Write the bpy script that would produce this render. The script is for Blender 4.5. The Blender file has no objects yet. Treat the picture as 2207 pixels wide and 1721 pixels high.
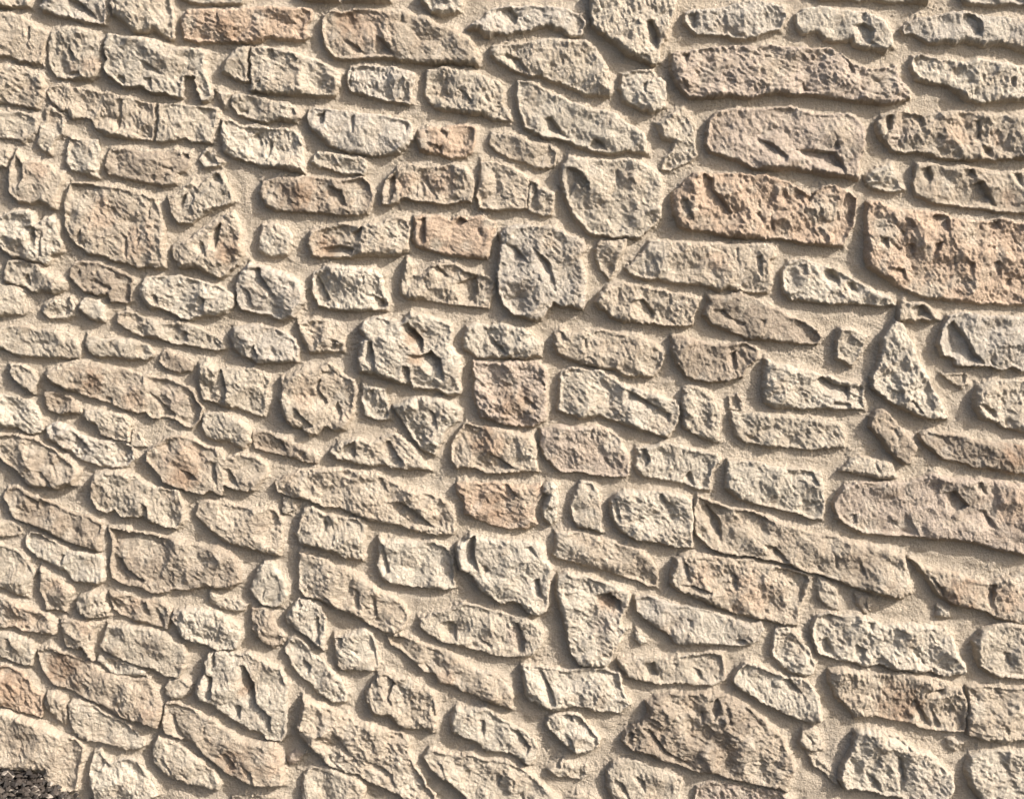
import bpy, math, random
import numpy as np
from mathutils import Vector, Matrix

scene = bpy.context.scene
# ------------------------------------------------------------------ camera
UNIT = 0.001                                                # the outlines below are in millimetres
CAM_POS = Vector((0.12, -3.50, 1.47))
YAW, PITCH = math.radians(0.5), math.radians(5.0)         # almost square on, a little down
cam_d = bpy.data.cameras.new('camera')
cam_d.sensor_width = 36.0
cam_d.lens = 36.0 * 2800.0 / 2207.0
cam_d.clip_start, cam_d.clip_end = 0.05, 400.0
cam = bpy.data.objects.new('camera', cam_d)
scene.collection.objects.link(cam)
cam.location = CAM_POS
cam.rotation_euler = (math.radians(90.0) - PITCH, 0.0, YAW)
scene.camera = cam

# ------------------------------------------------------------------ light
TAN_E = 0.435                                              # the sun rakes the wall at a low angle
_e = math.atan(TAN_E)
_ax = Vector((0.78, 0.0, 0.62)).normalized()                    # from the upper right
SUN = Vector((_ax.x * math.cos(_e), -math.sin(_e), _ax.z * math.cos(_e)))
sun_d = bpy.data.lights.new('sun', 'SUN')
sun_d.energy = 4.5
sun_d.angle = math.radians(0.55)
sun_d.color = (1.0, 0.921, 0.85)
sun = bpy.data.objects.new('sun', sun_d)
scene.collection.objects.link(sun)
sun.rotation_euler = (-SUN).to_track_quat('-Z', 'Y').to_euler()
sun.location = (4.0, -6.0, 6.0)

world = bpy.data.worlds.new('World')
scene.world = world
world.use_nodes = True
wn = world.node_tree.nodes
sky = wn.new('ShaderNodeTexSky')
sky.sky_type = 'NISHITA'
sky.sun_disc = False
sky.sun_elevation = math.asin(SUN.z)
sky.sun_rotation = math.atan2(SUN.x, SUN.y)
sky.air_density = 0.8
sky.dust_density = 4.0
sky.ozone_density = 0.6
bg = wn['Background']
bg.inputs['Strength'].default_value = 0.14
world.node_tree.links.new(sky.outputs[0], bg.inputs['Color'])

scene.view_settings.view_transform = 'Standard'
scene.view_settings.look = 'None'
scene.view_settings.gamma = 1.0
scene.view_settings.use_curve_mapping = False
scene.view_settings.exposure = 0.77

# ------------------------------------------------------------------ noise (numpy)
_r = np.random.RandomState(7)
_PERM = np.concatenate([_r.permutation(512)] * 2)
_ang = _r.rand(512) * 2 * np.pi
_GX, _GY = np.cos(_ang), np.sin(_ang)
_R1, _R2, _R3, _R4 = _r.rand(512), _r.rand(512), _r.rand(512), _r.rand(512)

def _hash(i, j, seed):
    return _PERM[(_PERM[(i + seed * 37) & 511] + j + seed * 101) & 511]

def perlin(x, y, seed=0):
    i, j = np.floor(x).astype(np.int64), np.floor(y).astype(np.int64)
    fx, fy = x - i, y - j
    u, v = fx * fx * fx * (fx * (fx * 6 - 15) + 10), fy * fy * fy * (fy * (fy * 6 - 15) + 10)
    def g(a, b):
        h = _hash(i + a, j + b, seed)
        return _GX[h] * (fx - a) + _GY[h] * (fy - b)
    n0 = g(0, 0) * (1 - u) + g(1, 0) * u
    n1 = g(0, 1) * (1 - u) + g(1, 1) * u
    return 1.45 * (n0 * (1 - v) + n1 * v)

def cells(x, y, seed=0):
    """nearest jittered site: distance, gap to the second nearest, hash and offset from the site"""
    i, j = np.floor(x).astype(np.int64), np.floor(y).astype(np.int64)
    d1 = np.full(x.shape, 9.0); d2 = np.full(x.shape, 9.0)
    hh = np.zeros(x.shape, np.int64); ox = np.zeros(x.shape); oy = np.zeros(x.shape)
    for a in (-1, 0, 1):
        for b in (-1, 0, 1):
            h = _hash(i + a, j + b, seed)
            dx, dy = x - (i + a + _R1[h]), y - (j + b + _R2[h])
            d = dx * dx + dy * dy
            near = d < d1
            d2 = np.where(near, d1, np.minimum(d2, d))
            d1 = np.where(near, d, d1)
            hh = np.where(near, h, hh); ox = np.where(near, dx, ox); oy = np.where(near, dy, oy)
    return np.sqrt(d1), np.sqrt(d2) - np.sqrt(d1), hh, ox, oy

def facets(x, y, seed=0):
    """continuous noise made of flat triangles, like a hewn face"""
    s = (x + y) * 0.36602540378
    i, j = np.floor(x + s).astype(np.int64), np.floor(y + s).astype(np.int64)
    u, v = x + s - i, y + s - j
    h00, h11 = _R1[_hash(i, j, seed)], _R1[_hash(i + 1, j + 1, seed)]
    low = u > v
    hm = np.where(low, _R1[_hash(i + 1, j, seed)], _R1[_hash(i, j + 1, seed)])
    a, b = np.where(low, u, v), np.where(low, v, u)
    return 2 * (h00 * (1 - a) + hm * (a - b) + h11 * b) - 1

def signed_dist(poly, x, y):
    """distance to an outline, positive inside"""
    ins = np.zeros(x.shape, bool)
    best = np.full(x.shape, 1e18)
    n = len(poly)
    for k in range(n):
        x1, y1 = poly[k]; x2, y2 = poly[(k + 1) % n]
        ex, ey = x2 - x1, y2 - y1
        t = np.clip(((x - x1) * ex + (y - y1) * ey) / (ex * ex + ey * ey + 1e-9), 0, 1)
        best = np.minimum(best, (x - x1 - t * ex) ** 2 + (y - y1 - t * ey) ** 2)
        if y1 != y2:
            ins ^= ((y1 > y) != (y2 > y)) & (x < (x2 - x1) * (y - y1) / (y2 - y1) + x1)
    return np.where(ins, 1.0, -1.0) * np.sqrt(best)

def smooth(a, b, x):
    t = np.clip((x - a) / (b - a), 0, 1)
    return t * t * (3 - 2 * t)

# ------------------------------------------------------------------ helpers
def grid_mesh(name, X, Y, Z, keep, cols=None):
    """one mesh from a (rows, cols) grid of points in metres; only cells whose four corners are kept"""
    ny, nx = keep.shape
    q = keep[:-1, :-1] & keep[1:, :-1] & keep[:-1, 1:] & keep[1:, 1:]
    used = np.zeros_like(keep)
    used[:-1, :-1] |= q; used[1:, :-1] |= q; used[:-1, 1:] |= q; used[1:, 1:] |= q
    idx = np.full(keep.shape, -1, np.int64)
    idx[used] = np.arange(used.sum())
    faces = np.stack([idx[:-1, :-1][q], idx[:-1, 1:][q], idx[1:, 1:][q], idx[1:, :-1][q]], 1).astype(np.int32)
    co = np.stack([X[used], Y[used], Z[used]], 1).astype(np.float32)
    me = bpy.data.meshes.new(name)
    me.vertices.add(len(co)); me.vertices.foreach_set('co', co.ravel())
    me.loops.add(faces.size); me.loops.foreach_set('vertex_index', faces.ravel())
    me.polygons.add(len(faces))
    me.polygons.foreach_set('loop_start', np.arange(0, faces.size, 4, dtype=np.int32))
    me.polygons.foreach_set('use_smooth', np.ones(len(faces), bool))
    me.update(calc_edges=True)
    if cols is not None:
        at = me.color_attributes.new('stone_colour', 'FLOAT_COLOR', 'POINT')
        c = np.ones((len(co), 4), np.float32); c[:, :3] = cols[used]
        at.data.foreach_set('color', c.ravel())
    return me

def link(name, me, mat, parent=None, loc=(0, 0, 0)):
    o = bpy.data.objects.new(name, me)
    scene.collection.objects.link(o)
    if mat: me.materials.append(mat)
    if parent: o.parent = parent
    o.location = loc
    return o

def node_mat(name):
    m = bpy.data.materials.new(name); m.use_nodes = True
    nt = m.node_tree
    return m, nt, nt.nodes['Principled BSDF']

def noise_node(nt, vec, scale, detail=4.0, rough=0.6):
    n = nt.nodes.new('ShaderNodeTexNoise')
    n.inputs['Scale'].default_value = scale
    n.inputs['Detail'].default_value = detail
    n.inputs['Roughness'].default_value = rough
    nt.links.new(vec, n.inputs['Vector'])
    return n

def ramp(nt, fac, a, b, lo, hi):
    r = nt.nodes.new('ShaderNodeMapRange')
    r.inputs['From Min'].default_value = a; r.inputs['From Max'].default_value = b
    r.inputs['To Min'].default_value = lo; r.inputs['To Max'].default_value = hi
    nt.links.new(fac, r.inputs['Value'])
    return r.outputs[0]

def mult(nt, col, val):
    v = nt.nodes.new('ShaderNodeVectorMath'); v.operation = 'SCALE'
    nt.links.new(col, v.inputs[0]); nt.links.new(val, v.inputs['Scale'])
    return v.outputs[0]

def mixc(nt, fac, a, b):
    m = nt.nodes.new('ShaderNodeMix'); m.data_type = 'RGBA'
    nt.links.new(fac, m.inputs['Factor'])
    for k, s in ((6, a), (7, b)):
        if isinstance(s, tuple): m.inputs[k].default_value = (*s, 1)
        else: nt.links.new(s, m.inputs[k])
    return m.outputs[2]

def bump(nt, h, strength, dist, prev=None):
    b = nt.nodes.new('ShaderNodeBump')
    b.inputs['Strength'].default_value = strength
    b.inputs['Distance'].default_value = dist
    nt.links.new(h, b.inputs['Height'])
    if prev is not None: nt.links.new(prev, b.inputs['Normal'])
    return b.outputs[0]

# ------------------------------------------------------------------ materials
def stone_material():
    m, nt, p = node_mat('rough_limestone')
    geo = nt.nodes.new('ShaderNodeNewGeometry'); vec = geo.outputs['Position']
    at = nt.nodes.new('ShaderNodeAttribute'); at.attribute_name = 'stone_colour'
    col = at.outputs['Color']
    big = noise_node(nt, vec, 38.0, 5.0, 0.62)
    col = mult(nt, col, ramp(nt, big.outputs[0], 0.3, 0.7, 0.84, 1.14))
    fine = noise_node(nt, vec, 210.0, 3.0, 0.7)
    col = mult(nt, col, ramp(nt, fine.outputs[0], 0.3, 0.7, 0.86, 1.12))
    warm = noise_node(nt, vec, 17.0, 3.0, 0.6)
    col = mixc(nt, ramp(nt, warm.outputs[0], 0.52, 0.75, 0.0, 0.45), col, (0.40, 0.31, 0.22))
    nt.links.new(col, p.inputs['Base Color'])
    p.inputs['Roughness'].default_value = 0.93
    p.inputs['Specular IOR Level'].default_value = 0.2
    g1 = noise_node(nt, vec, 150.0, 5.0, 0.72)
    n1 = bump(nt, g1.outputs[0], 1.0, 0.009)
    nt.links.new(n1, p.inputs['Normal'])
    return m

def mortar_material():
    m, nt, p = node_mat('sandy_lime_mortar')
    geo = nt.nodes.new('ShaderNodeNewGeometry'); vec = geo.outputs['Position']
    big = noise_node(nt, vec, 9.0, 4.0, 0.6)
    col = mixc(nt, ramp(nt, big.outputs[0], 0.35, 0.68, 0.0, 1.0), (0.44, 0.382, 0.30), (0.41, 0.35, 0.27))
    patch = noise_node(nt, vec, 3.2, 5.0, 0.65)
    col = mixc(nt, ramp(nt, patch.outputs[0], 0.5, 0.7, 0.0, 0.6), col, (0.41, 0.36, 0.295))
    grey = noise_node(nt, vec, 23.0, 4.0, 0.7)
    col = mixc(nt, ramp(nt, grey.outputs[0], 0.55, 0.75, 0.0, 0.6), col, (0.45, 0.39, 0.31))
    fine = noise_node(nt, vec, 320.0, 3.0, 0.8)
    col = mult(nt, col, ramp(nt, fine.outputs[0], 0.3, 0.7, 0.82, 1.15))
    nt.links.new(col, p.inputs['Base Color'])
    p.inputs['Roughness'].default_value = 0.95
    p.inputs['Specular IOR Level'].default_value = 0.15
    g1 = noise_node(nt, vec, 210.0, 3.0, 0.75)
    n1 = bump(nt, g1.outputs[0], 1.0, 0.007)
    nt.links.new(n1, p.inputs['Normal'])
    return m

def ground_material():
    m, nt, p = node_mat('worn_asphalt')
    geo = nt.nodes.new('ShaderNodeNewGeometry'); vec = geo.outputs['Position']
    a = noise_node(nt, vec, 120.0, 4.0, 0.7)
    col = mixc(nt, ramp(nt, a.outputs[0], 0.4, 0.72, 0.0, 1.0), (0.008, 0.007, 0.006), (0.022, 0.018, 0.015))
    nt.links.new(col, p.inputs['Base Color'])
    p.inputs['Roughness'].default_value = 0.9
    b = noise_node(nt, vec, 90.0, 5.0, 0.7)
    nt.links.new(bump(nt, b.outputs[0], 1.0, 0.012), p.inputs['Normal'])
    return m

def chip_material():
    m, nt, p = node_mat('asphalt_chippings')
    at = nt.nodes.new('ShaderNodeAttribute'); at.attribute_name = 'stone_colour'
    nt.links.new(at.outputs['Color'], p.inputs['Base Color'])
    p.inputs['Roughness'].default_value = 0.75
    return m

M_STONE, M_MORTAR, M_GROUND, M_CHIP = stone_material(), mortar_material(), ground_material(), chip_material()

# ------------------------------------------------------------------ the stones of the wall
# outlines on the wall (right, up), one line per stone:
# colour ; protrusion ; outline ; chipped hollows ; stains (x, y, radius, colour)
STONES = """
g;1;-1285 2232 -1179 2232 -1176 2220 -1180 2197 -1218 2201 -1259 2204 -1285 2206;;
b;1;-1150 2238 -988 2238 -981 2218 -978 2182 -981 2154 -997 2156 -1044 2166 -1078 2174 -1118 2182 -1145 2186 -1151 2199 -1142 2212;-1093 2219 -1056 2218 -1010 2182 -1004 2163 -1041 2172 -1084 2192;
g;1;-963 2231 -811 2231 -797 2172 -803 2116 -810 2115 -856 2144 -870 2131 -907 2139 -943 2169 -963 2182 -966 2202;-962 2218 -952 2218 -946 2182 -960 2182;
g;1;-787 2234 -602 2234 -623 2209 -687 2205 -734 2208 -781 2218;;
o;1;-764 2192 -721 2193 -667 2190 -600 2196 -546 2201 -486 2196 -439 2194 -434 2168 -451 2152 -453 2132 -445 2122 -460 2112 -520 2116 -547 2122 -588 2106 -638 2109 -689 2109 -739 2109 -773 2118 -781 2142 -782 2165;-697 2178 -687 2185 -674 2159 -688 2152;-547 2158 111 o|-661 2146 37 n|-755 2162 30 g
t;0.9;-1286 2186 -1239 2186 -1205 2179 -1166 2155 -1138 2132 -1144 2094 -1154 2051 -1172 2054 -1196 2061 -1213 2059 -1236 2074 -1290 2074;-1192 2143 -1178 2150 -1180 2120 -1191 2094 -1196 2110;
g;1;-1131 2133 -1095 2148 -1058 2151 -1011 2136 -995 2110 -998 2087 -993 2054 -1006 2021 -1022 2011 -1076 2016 -1109 2014 -1129 2034 -1136 2070 -1135 2104;-1080 2107 -1075 2087 -1061 2064 -1064 2057 -1084 2061 -1087 2087|-1102 2027 -1055 2034 -1048 2021 -1076 2014;-1072 2037 20 o|-1019 2044 32 o
w;1.2;-974 2131 -928 2123 -887 2121 -837 2111 -800 2093 -736 2091 -721 2076 -722 2034 -711 2000 -703 1971 -712 1956 -729 1957 -742 1981 -748 2020 -777 2020 -783 1964 -813 1971 -823 1976 -860 1976 -884 1991 -907 1992 -933 1994 -977 2021 -987 2041 -978 2067 -986 2087;-950 2024 -930 2017 -934 1994 -961 2007|-890 2014 -863 2017 -860 1977 -884 1991|-895 2060 -872 2054 -826 2020 -849 2020 -882 2040;
t;0.8;-1291 2053 -1240 2051 -1187 2038 -1150 2024 -1145 2004 -1152 1968 -1166 1936 -1186 1941 -1247 1951 -1294 1955;;
t;0.8;-1134 1994 -1090 2001 -1049 1988 -1012 1984 -962 1974 -928 1968 -891 1958 -856 1953 -857 1904 -865 1854 -897 1856 -945 1861 -992 1869 -1018 1885 -1025 1908 -1052 1911 -1079 1911 -1088 1931 -1112 1938 -1135 1955 -1144 1978;-962 1961 -942 1961 -946 1921 -954 1878 -968 1874 -960 1921|-924 1884 -890 1868 -873 1856 -904 1861;
g;0.9;-847 1951 -793 1949 -739 1944 -692 1937 -688 1911 -696 1891 -707 1848 -748 1849 -782 1858 -809 1851 -855 1851 -847 1901;-812 1858 -795 1861 -789 1851;
g;0.7;-1295 1935 -1227 1931 -1187 1925 -1167 1911 -1168 1885 -1189 1861 -1210 1848 -1243 1861 -1298 1858;;
g;0.7;-1142 1945 -1105 1928 -1093 1901 -1100 1868 -1125 1855 -1136 1814 -1163 1831 -1172 1845 -1168 1885 -1150 1905 -1149 1931;;
w;0.8;-1087 1861 -1053 1858 -1013 1854 -1006 1828 -1011 1791 -1014 1754 -1036 1761 -1062 1771 -1086 1778 -1099 1801 -1093 1831;;
d;0.9;-979 1831 -938 1834 -891 1824 -844 1824 -806 1828 -789 1821 -762 1824 -766 1791 -780 1771 -801 1767 -801 1737 -846 1735 -873 1741 -913 1747 -941 1754 -984 1764 -997 1784 -990 1811;-790 1818 -769 1823 -768 1794 -786 1804|-845 1787 -817 1781 -801 1764 -838 1771|-876 1761 -859 1764 -861 1741 -869 1744;
w;0.8;-721 1833 -681 1794 -690 1787 -715 1787 -729 1781 -742 1804 -732 1821;-742 1814 -725 1821 -698 1791 -722 1787;
g;0.7;-1299 1831 -1255 1828 -1252 1808 -1256 1784 -1300 1788;;
t;1;-1227 1825 -1205 1798 -1160 1798 -1140 1788 -1127 1771 -1104 1764 -1104 1741 -1117 1721 -1122 1673 -1140 1677 -1170 1694 -1195 1687 -1225 1692 -1248 1714 -1252 1748 -1246 1781 -1236 1808;-1243 1778 -1228 1815 -1212 1791 -1211 1754 -1227 1727 -1244 1737;-1171 1778 41 o
g;0.6;-695 1987 -653 1974 -672 1937 -685 1954;;
g;1;-677 2027 -670 2053 -649 2086 -632 2096 -605 2096 -607 2070 -610 2020 -600 2007 -620 2004 -640 2014 -657 2024;;
g;1.1;-598 2093 -561 2099 -544 2096 -491 2086 -460 2076 -414 2056 -363 2026 -364 1993 -378 1970 -418 1969 -462 1972 -499 1972 -523 1977 -543 1975 -583 1982 -600 1984 -596 2007 -601 2033 -600 2070;-561 2089 -541 2089 -535 2070 -548 2060 -562 2070|-501 2079 -487 2076 -474 2063 -491 2046|-593 2007 -573 2007 -573 1984 -590 1987;
g;1;-472 2237 -358 2237 -361 2214 -412 2216 -458 2217;;
g;1;-351 2237 -224 2237 -227 2212 -311 2212 -348 2214;;
w;1;-150 2236 -43 2236 -40 2210 -47 2187 -73 2182 -97 2179 -124 2184 -134 2200 -147 2213;;
t;1.1;-392 2188 -358 2184 -325 2193 -281 2192 -244 2187 -211 2186 -181 2184 -167 2174 -130 2174 -110 2154 -70 2141 -23 2121 -7 2098 5 2072 5 2047 -34 2051 -71 2056 -111 2052 -161 2056 -202 2063 -262 2068 -313 2066 -353 2063 -380 2069 -400 2092 -408 2119 -411 2152 -405 2175;-272 2128 -245 2109 -218 2069 -272 2072 -275 2102|-359 2115 -332 2106 -292 2076 -333 2076|-207 2181 -197 2181 -194 2155 -208 2155;-302 2142 91 o|-345 2158 40 n|-144 2118 50 d
b;0.9;-336 2043 -299 2049 -259 2044 -219 2043 -182 2033 -165 2023 -170 1993 -177 1973 -179 1950 -209 1953 -239 1953 -273 1963 -303 1973 -334 1977 -344 2000 -347 2023;-345 2030 -333 2033 -334 1987 -342 1990;
g;0.9;-135 2036 -97 2043 -57 2043 -24 2033 17 2019 50 2006 67 1986 64 1953 79 1923 81 1905 43 1905 10 1920 -17 1920 -58 1930 -98 1933 -125 1947 -142 1973 -138 2006;-61 1993 -34 1980 -10 1943 -34 1943 -57 1973;
g;0.8;-648 1974 -614 1974 -577 1967 -536 1957 -503 1950 -476 1937 -469 1914 -483 1899 -524 1907 -564 1901 -608 1911 -638 1924 -655 1944;-510 1934 -489 1937 -476 1914 -503 1917|-638 1937 -608 1931 -608 1914 -632 1924;
w;1;-679 1907 -652 1907 -632 1891 -592 1891 -544 1887 -510 1884 -487 1881 -470 1864 -465 1844 -464 1821 -458 1791 -461 1769 -502 1777 -543 1781 -587 1787 -610 1797 -647 1807 -674 1827 -684 1854;-606 1861 -585 1874 -572 1841 -586 1834|-569 1827 -551 1861 -545 1841 -556 1807 -566 1801;
b;1.1;-449 1930 -429 1937 -402 1934 -361 1930 -327 1927 -294 1924 -247 1917 -216 1910 -186 1904 -174 1887 -174 1854 -190 1834 -210 1820 -247 1815 -285 1812 -329 1820 -359 1827 -393 1841 -416 1861 -440 1881 -453 1911;-432 1920 -405 1927 -409 1894 -429 1887 -439 1901|-345 1910 -328 1917 -328 1867 -338 1870|-199 1904 -184 1894 -190 1867 -200 1877;
o;0.9;-156 1880 -132 1887 -98 1884 -71 1894 -34 1897 -7 1887 -6 1854 -14 1824 -34 1809 -78 1807 -105 1814 -132 1817 -156 1827 -163 1854;-112 1880 -81 1874 -82 1850 -95 1854|-146 1850 -98 1837 -92 1810 -126 1820;-51 1860 47 o|-149 1844 20 g
w;0.8;-430 1821 -396 1824 -349 1815 -302 1805 -293 1787 -302 1762 -349 1767 -390 1774 -424 1784 -442 1797;;
t;1.1;-217 1780 -187 1790 -146 1784 -105 1784 -65 1790 -28 1783 -14 1753 -13 1720 -18 1690 -45 1693 -82 1683 -126 1690 -164 1693 -201 1703 -232 1683 -255 1686 -258 1713 -248 1747;-255 1747 -221 1760 -221 1720 -235 1686 -252 1686|-160 1777 -133 1747 -106 1700 -116 1690 -140 1730|-167 1737 -160 1740 -160 1700 -167 1700;-197 1743 41 o|-102 1743 58 o
d;0.9;-574 1747 -533 1757 -485 1759 -438 1757 -390 1754 -350 1750 -306 1757 -292 1740 -279 1713 -282 1686 -296 1660 -351 1656 -419 1663 -487 1666 -538 1670 -565 1683 -583 1714;-407 1740 -364 1720 -350 1680 -385 1673 -405 1700;-466 1707 58 n|-326 1710 31 g|-554 1707 27 g
t;1;7 1797 31 1797 64 1790 91 1783 122 1763 135 1753 132 1720 129 1673 91 1673 44 1669 3 1676 -4 1706 7 1753;;
g;0.9;139 1747 156 1750 166 1730 203 1720 200 1686 196 1656 159 1659 132 1669 132 1720;135 1740 152 1743 159 1700 139 1686;
t;0.8;34 1873 68 1873 112 1867 152 1850 193 1843 208 1820 205 1790 186 1780 152 1783 115 1797 81 1807 44 1827 27 1847;;
b;1;-29 2141 -16 2154 4 2164 24 2184 48 2197 81 2200 111 2200 152 2200 192 2198 232 2192 272 2180 284 2154 274 2126 239 2123 219 2137 182 2151 142 2139 101 2133 78 2125 44 2130 31 2121 14 2128 1 2141;58 2187 85 2197 105 2174 98 2148 71 2148;135 2164 30 w
g;1.3;292 2236 512 2235 519 2215 509 2166 500 2124 477 2091 474 2058 464 2050 427 2062 396 2075 366 2101 333 2121 302 2147 294 2177 295 2203;436 2157 456 2163 476 2124 473 2085 447 2091 433 2124|396 2078 443 2071 460 2055 427 2062;
b;0.9;543 2180 573 2191 626 2192 659 2199 692 2209 739 2212 779 2205 803 2189 808 2172 794 2137 760 2132 731 2117 694 2114 660 2120 614 2124 577 2124 556 2140 541 2157;539 2176 573 2179 570 2127 553 2143;
g;1;34 2095 75 2102 118 2105 165 2115 212 2115 259 2114 286 2111 309 2095 319 2075 340 2049 347 2022 357 1986 347 1966 320 1968 280 1973 239 1993 199 2006 165 2022 138 2019 91 2036 54 2056 34 2072;44 2072 78 2079 111 2062 135 2022 98 2032;
w;1.1;380 2025 417 2034 460 2037 467 2019 494 2009 498 1966 492 1936 462 1926 428 1936 401 1946 381 1956 375 1989;427 1992 444 2006 441 1966 424 1976;
p;1.1;510 2075 547 2084 594 2091 637 2096 677 2094 711 2097 754 2097 805 2092 861 2090 928 2090 955 2074 979 2054 1006 2041 1050 2038 1086 2036 1093 2044 1100 2044 1104 2018 1128 1985 1135 1962 1112 1952 1082 1947 1032 1950 981 1957 931 1962 884 1970 830 1972 773 1974 713 1964 663 1967 612 1966 559 1964 531 1986 514 2019 507 2045;527 2075 554 2075 548 2038 534 2052|840 1995 856 2002 870 1979 847 1969|949 2077 979 2051 993 2018 963 2021|994 2008 1018 1978 1004 1978|511 2029 548 2002 559 1966 531 1989;779 2045 60 t|1057 1998 54 t
w;1.1;105 2009 138 2006 169 1989 206 1973 239 1956 273 1946 307 1933 337 1930 364 1920 391 1900 418 1883 439 1870 445 1843 447 1820 429 1821 398 1826 361 1820 338 1818 311 1823 274 1833 253 1843 213 1857 169 1860 142 1877 125 1883 108 1930 101 1970;165 1910 192 1913 219 1877 253 1850 213 1857 166 1867|304 1860 321 1853 348 1820 287 1830;
g;0.9;479 1903 509 1926 539 1934 556 1913 570 1883 573 1850 579 1813 557 1796 530 1783 507 1775 490 1780 493 1806 510 1823 520 1850 489 1856 479 1876 470 1893;;
p;1.2;610 1906 630 1926 680 1936 730 1932 780 1939 821 1939 858 1929 905 1919 938 1922 982 1919 1013 1899 1022 1869 1021 1826 1008 1796 1005 1746 976 1758 935 1759 884 1771 834 1776 800 1776 761 1776 726 1780 685 1800 648 1813 614 1820 604 1843 607 1876;728 1863 775 1843 816 1809 810 1789 766 1810 739 1836|830 1828 887 1826 941 1819 965 1789 972 1756 918 1769 874 1793|930 1829 943 1856 951 1833 941 1816|611 1820 648 1813 699 1786 665 1800;950 1869 57 t
g;1;868 2234 1187 2234 1178 2204 1145 2206 1125 2208 1078 2208 1018 2213 901 2216;;
b;1;1260 2234 1459 2233 1461 2197 1401 2204 1348 2201 1308 2203 1274 2208;;
w;1;835 2179 862 2195 902 2198 935 2192 979 2185 1019 2185 1052 2169 1073 2152 1087 2123 1089 2093 1071 2079 1044 2087 1018 2087 987 2097 980 2113 937 2107 910 2113 890 2130 853 2127 836 2140 832 2159;979 2149 1009 2153 1036 2136 1030 2107 1054 2090 1024 2090 987 2100|995 2182 1015 2179 1013 2159 999 2162;
b;1;1110 2139 1126 2159 1149 2169 1195 2172 1222 2178 1248 2185 1288 2181 1335 2172 1382 2168 1462 2158 1465 2073 1433 2080 1398 2093 1371 2100 1331 2095 1304 2103 1277 2110 1254 2098 1224 2106 1201 2100 1170 2110 1147 2126 1117 2125;1265 2178 1295 2175 1316 2155 1317 2116 1290 2113 1259 2146;1363 2136 40 w
w;1.2;1142 2067 1165 2077 1205 2062 1252 2057 1279 2054 1305 2064 1352 2060 1392 2050 1466 2037 1469 1955 1409 1958 1362 1953 1322 1948 1285 1955 1261 1978 1227 1995 1187 2001 1153 2011 1139 2041;1143 2018 1184 2001 1237 1988 1275 1952 1242 1958 1194 1985|1313 2031 1330 2017 1327 1998 1314 2001|1390 2011 1407 2014 1408 1984 1391 1984;
t;1;1062 1919 1092 1922 1119 1929 1146 1922 1176 1912 1216 1925 1269 1925 1326 1922 1377 1918 1470 1918 1474 1802 1414 1804 1367 1799 1313 1802 1260 1801 1223 1804 1189 1816 1152 1822 1121 1821 1094 1826 1074 1846 1056 1866 1052 1899;1069 1912 1092 1919 1090 1879 1070 1859 1059 1879|1139 1915 1169 1915 1177 1889 1160 1876|1297 1902 1320 1902 1325 1859 1305 1846|1322 1842 1356 1826 1357 1802 1323 1806|1391 1899 1407 1899 1405 1875|1223 1905 1240 1905 1240 1885;1261 1866 47 o|1355 1852 27 o|1110 1869 37 p
w;0.9;1075 1786 1092 1789 1106 1753 1126 1722 1117 1717 1080 1719 1046 1729 1028 1736 1024 1759 1042 1773;;
t;1.1;1159 1793 1196 1793 1233 1782 1287 1787 1334 1776 1381 1772 1476 1766 1480 1659 1419 1662 1351 1669 1304 1676 1256 1682 1216 1686 1182 1699 1158 1709 1149 1743;1166 1776 1193 1783 1204 1752 1188 1729 1167 1753|1274 1776 1304 1776 1318 1752 1281 1749|1295 1732 1332 1746 1360 1699 1381 1672 1317 1686|1398 1766 1432 1766 1444 1719 1416 1736;1248 1736 30 w|1404 1699 30 o
t;1.1;-1084 1744 -1036 1741 -995 1734 -948 1727 -901 1714 -860 1700 -851 1673 -838 1633 -836 1582 -834 1518 -858 1518 -885 1524 -909 1516 -939 1531 -974 1533 -997 1548 -1021 1552 -1041 1555 -1075 1579 -1088 1596 -1101 1626 -1105 1667 -1100 1704;-958 1616 -938 1596 -939 1535 -949 1548 -952 1582|-918 1585 -900 1616 -904 1582 -911 1568|-888 1670 -874 1683 -875 1643 -885 1646|-1078 1596 -1060 1626 -1062 1569 -1072 1579;-1004 1660 55 o|-904 1589 58 o|-1058 1683 41 g
g;1.1;-764 1747 -744 1727 -723 1750 -695 1770 -682 1770 -669 1744 -656 1723 -653 1693 -673 1683 -718 1671 -746 1650 -766 1636 -800 1636 -814 1653 -823 1683 -826 1703 -802 1714;-723 1747 -695 1769 -679 1744 -689 1734|-802 1700 -775 1713 -789 1673 -806 1677|-755 1697 -718 1673 -745 1680;
t;1.1;-732 1623 -698 1646 -653 1670 -643 1649 -634 1606 -626 1551 -642 1528 -670 1501 -687 1490 -721 1504 -755 1521 -800 1518 -813 1541 -819 1568 -802 1585 -767 1596 -753 1612;-719 1609 -685 1636 -700 1565 -720 1568|-754 1585 -733 1582 -721 1541 -748 1548;-672 1568 48 n
w;1.2;-1250 1667 -1219 1673 -1185 1667 -1179 1633 -1158 1653 -1141 1656 -1128 1640 -1122 1602 -1111 1582 -1116 1562 -1141 1552 -1152 1528 -1169 1528 -1179 1533 -1213 1540 -1250 1548 -1280 1572 -1307 1586 -1305 1643 -1278 1650;-1237 1626 -1183 1626 -1181 1569 -1201 1582 -1209 1569 -1214 1609|-1181 1589 -1166 1602 -1168 1548 -1182 1541|-1250 1656 -1240 1667 -1247 1633;
g;1;-1261 1538 -1220 1536 -1183 1528 -1163 1511 -1132 1494 -1105 1480 -1109 1460 -1140 1451 -1171 1455 -1199 1453 -1219 1470 -1239 1470 -1273 1484 -1270 1514;-1232 1484 -1207 1501 -1202 1470 -1215 1463;
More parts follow.
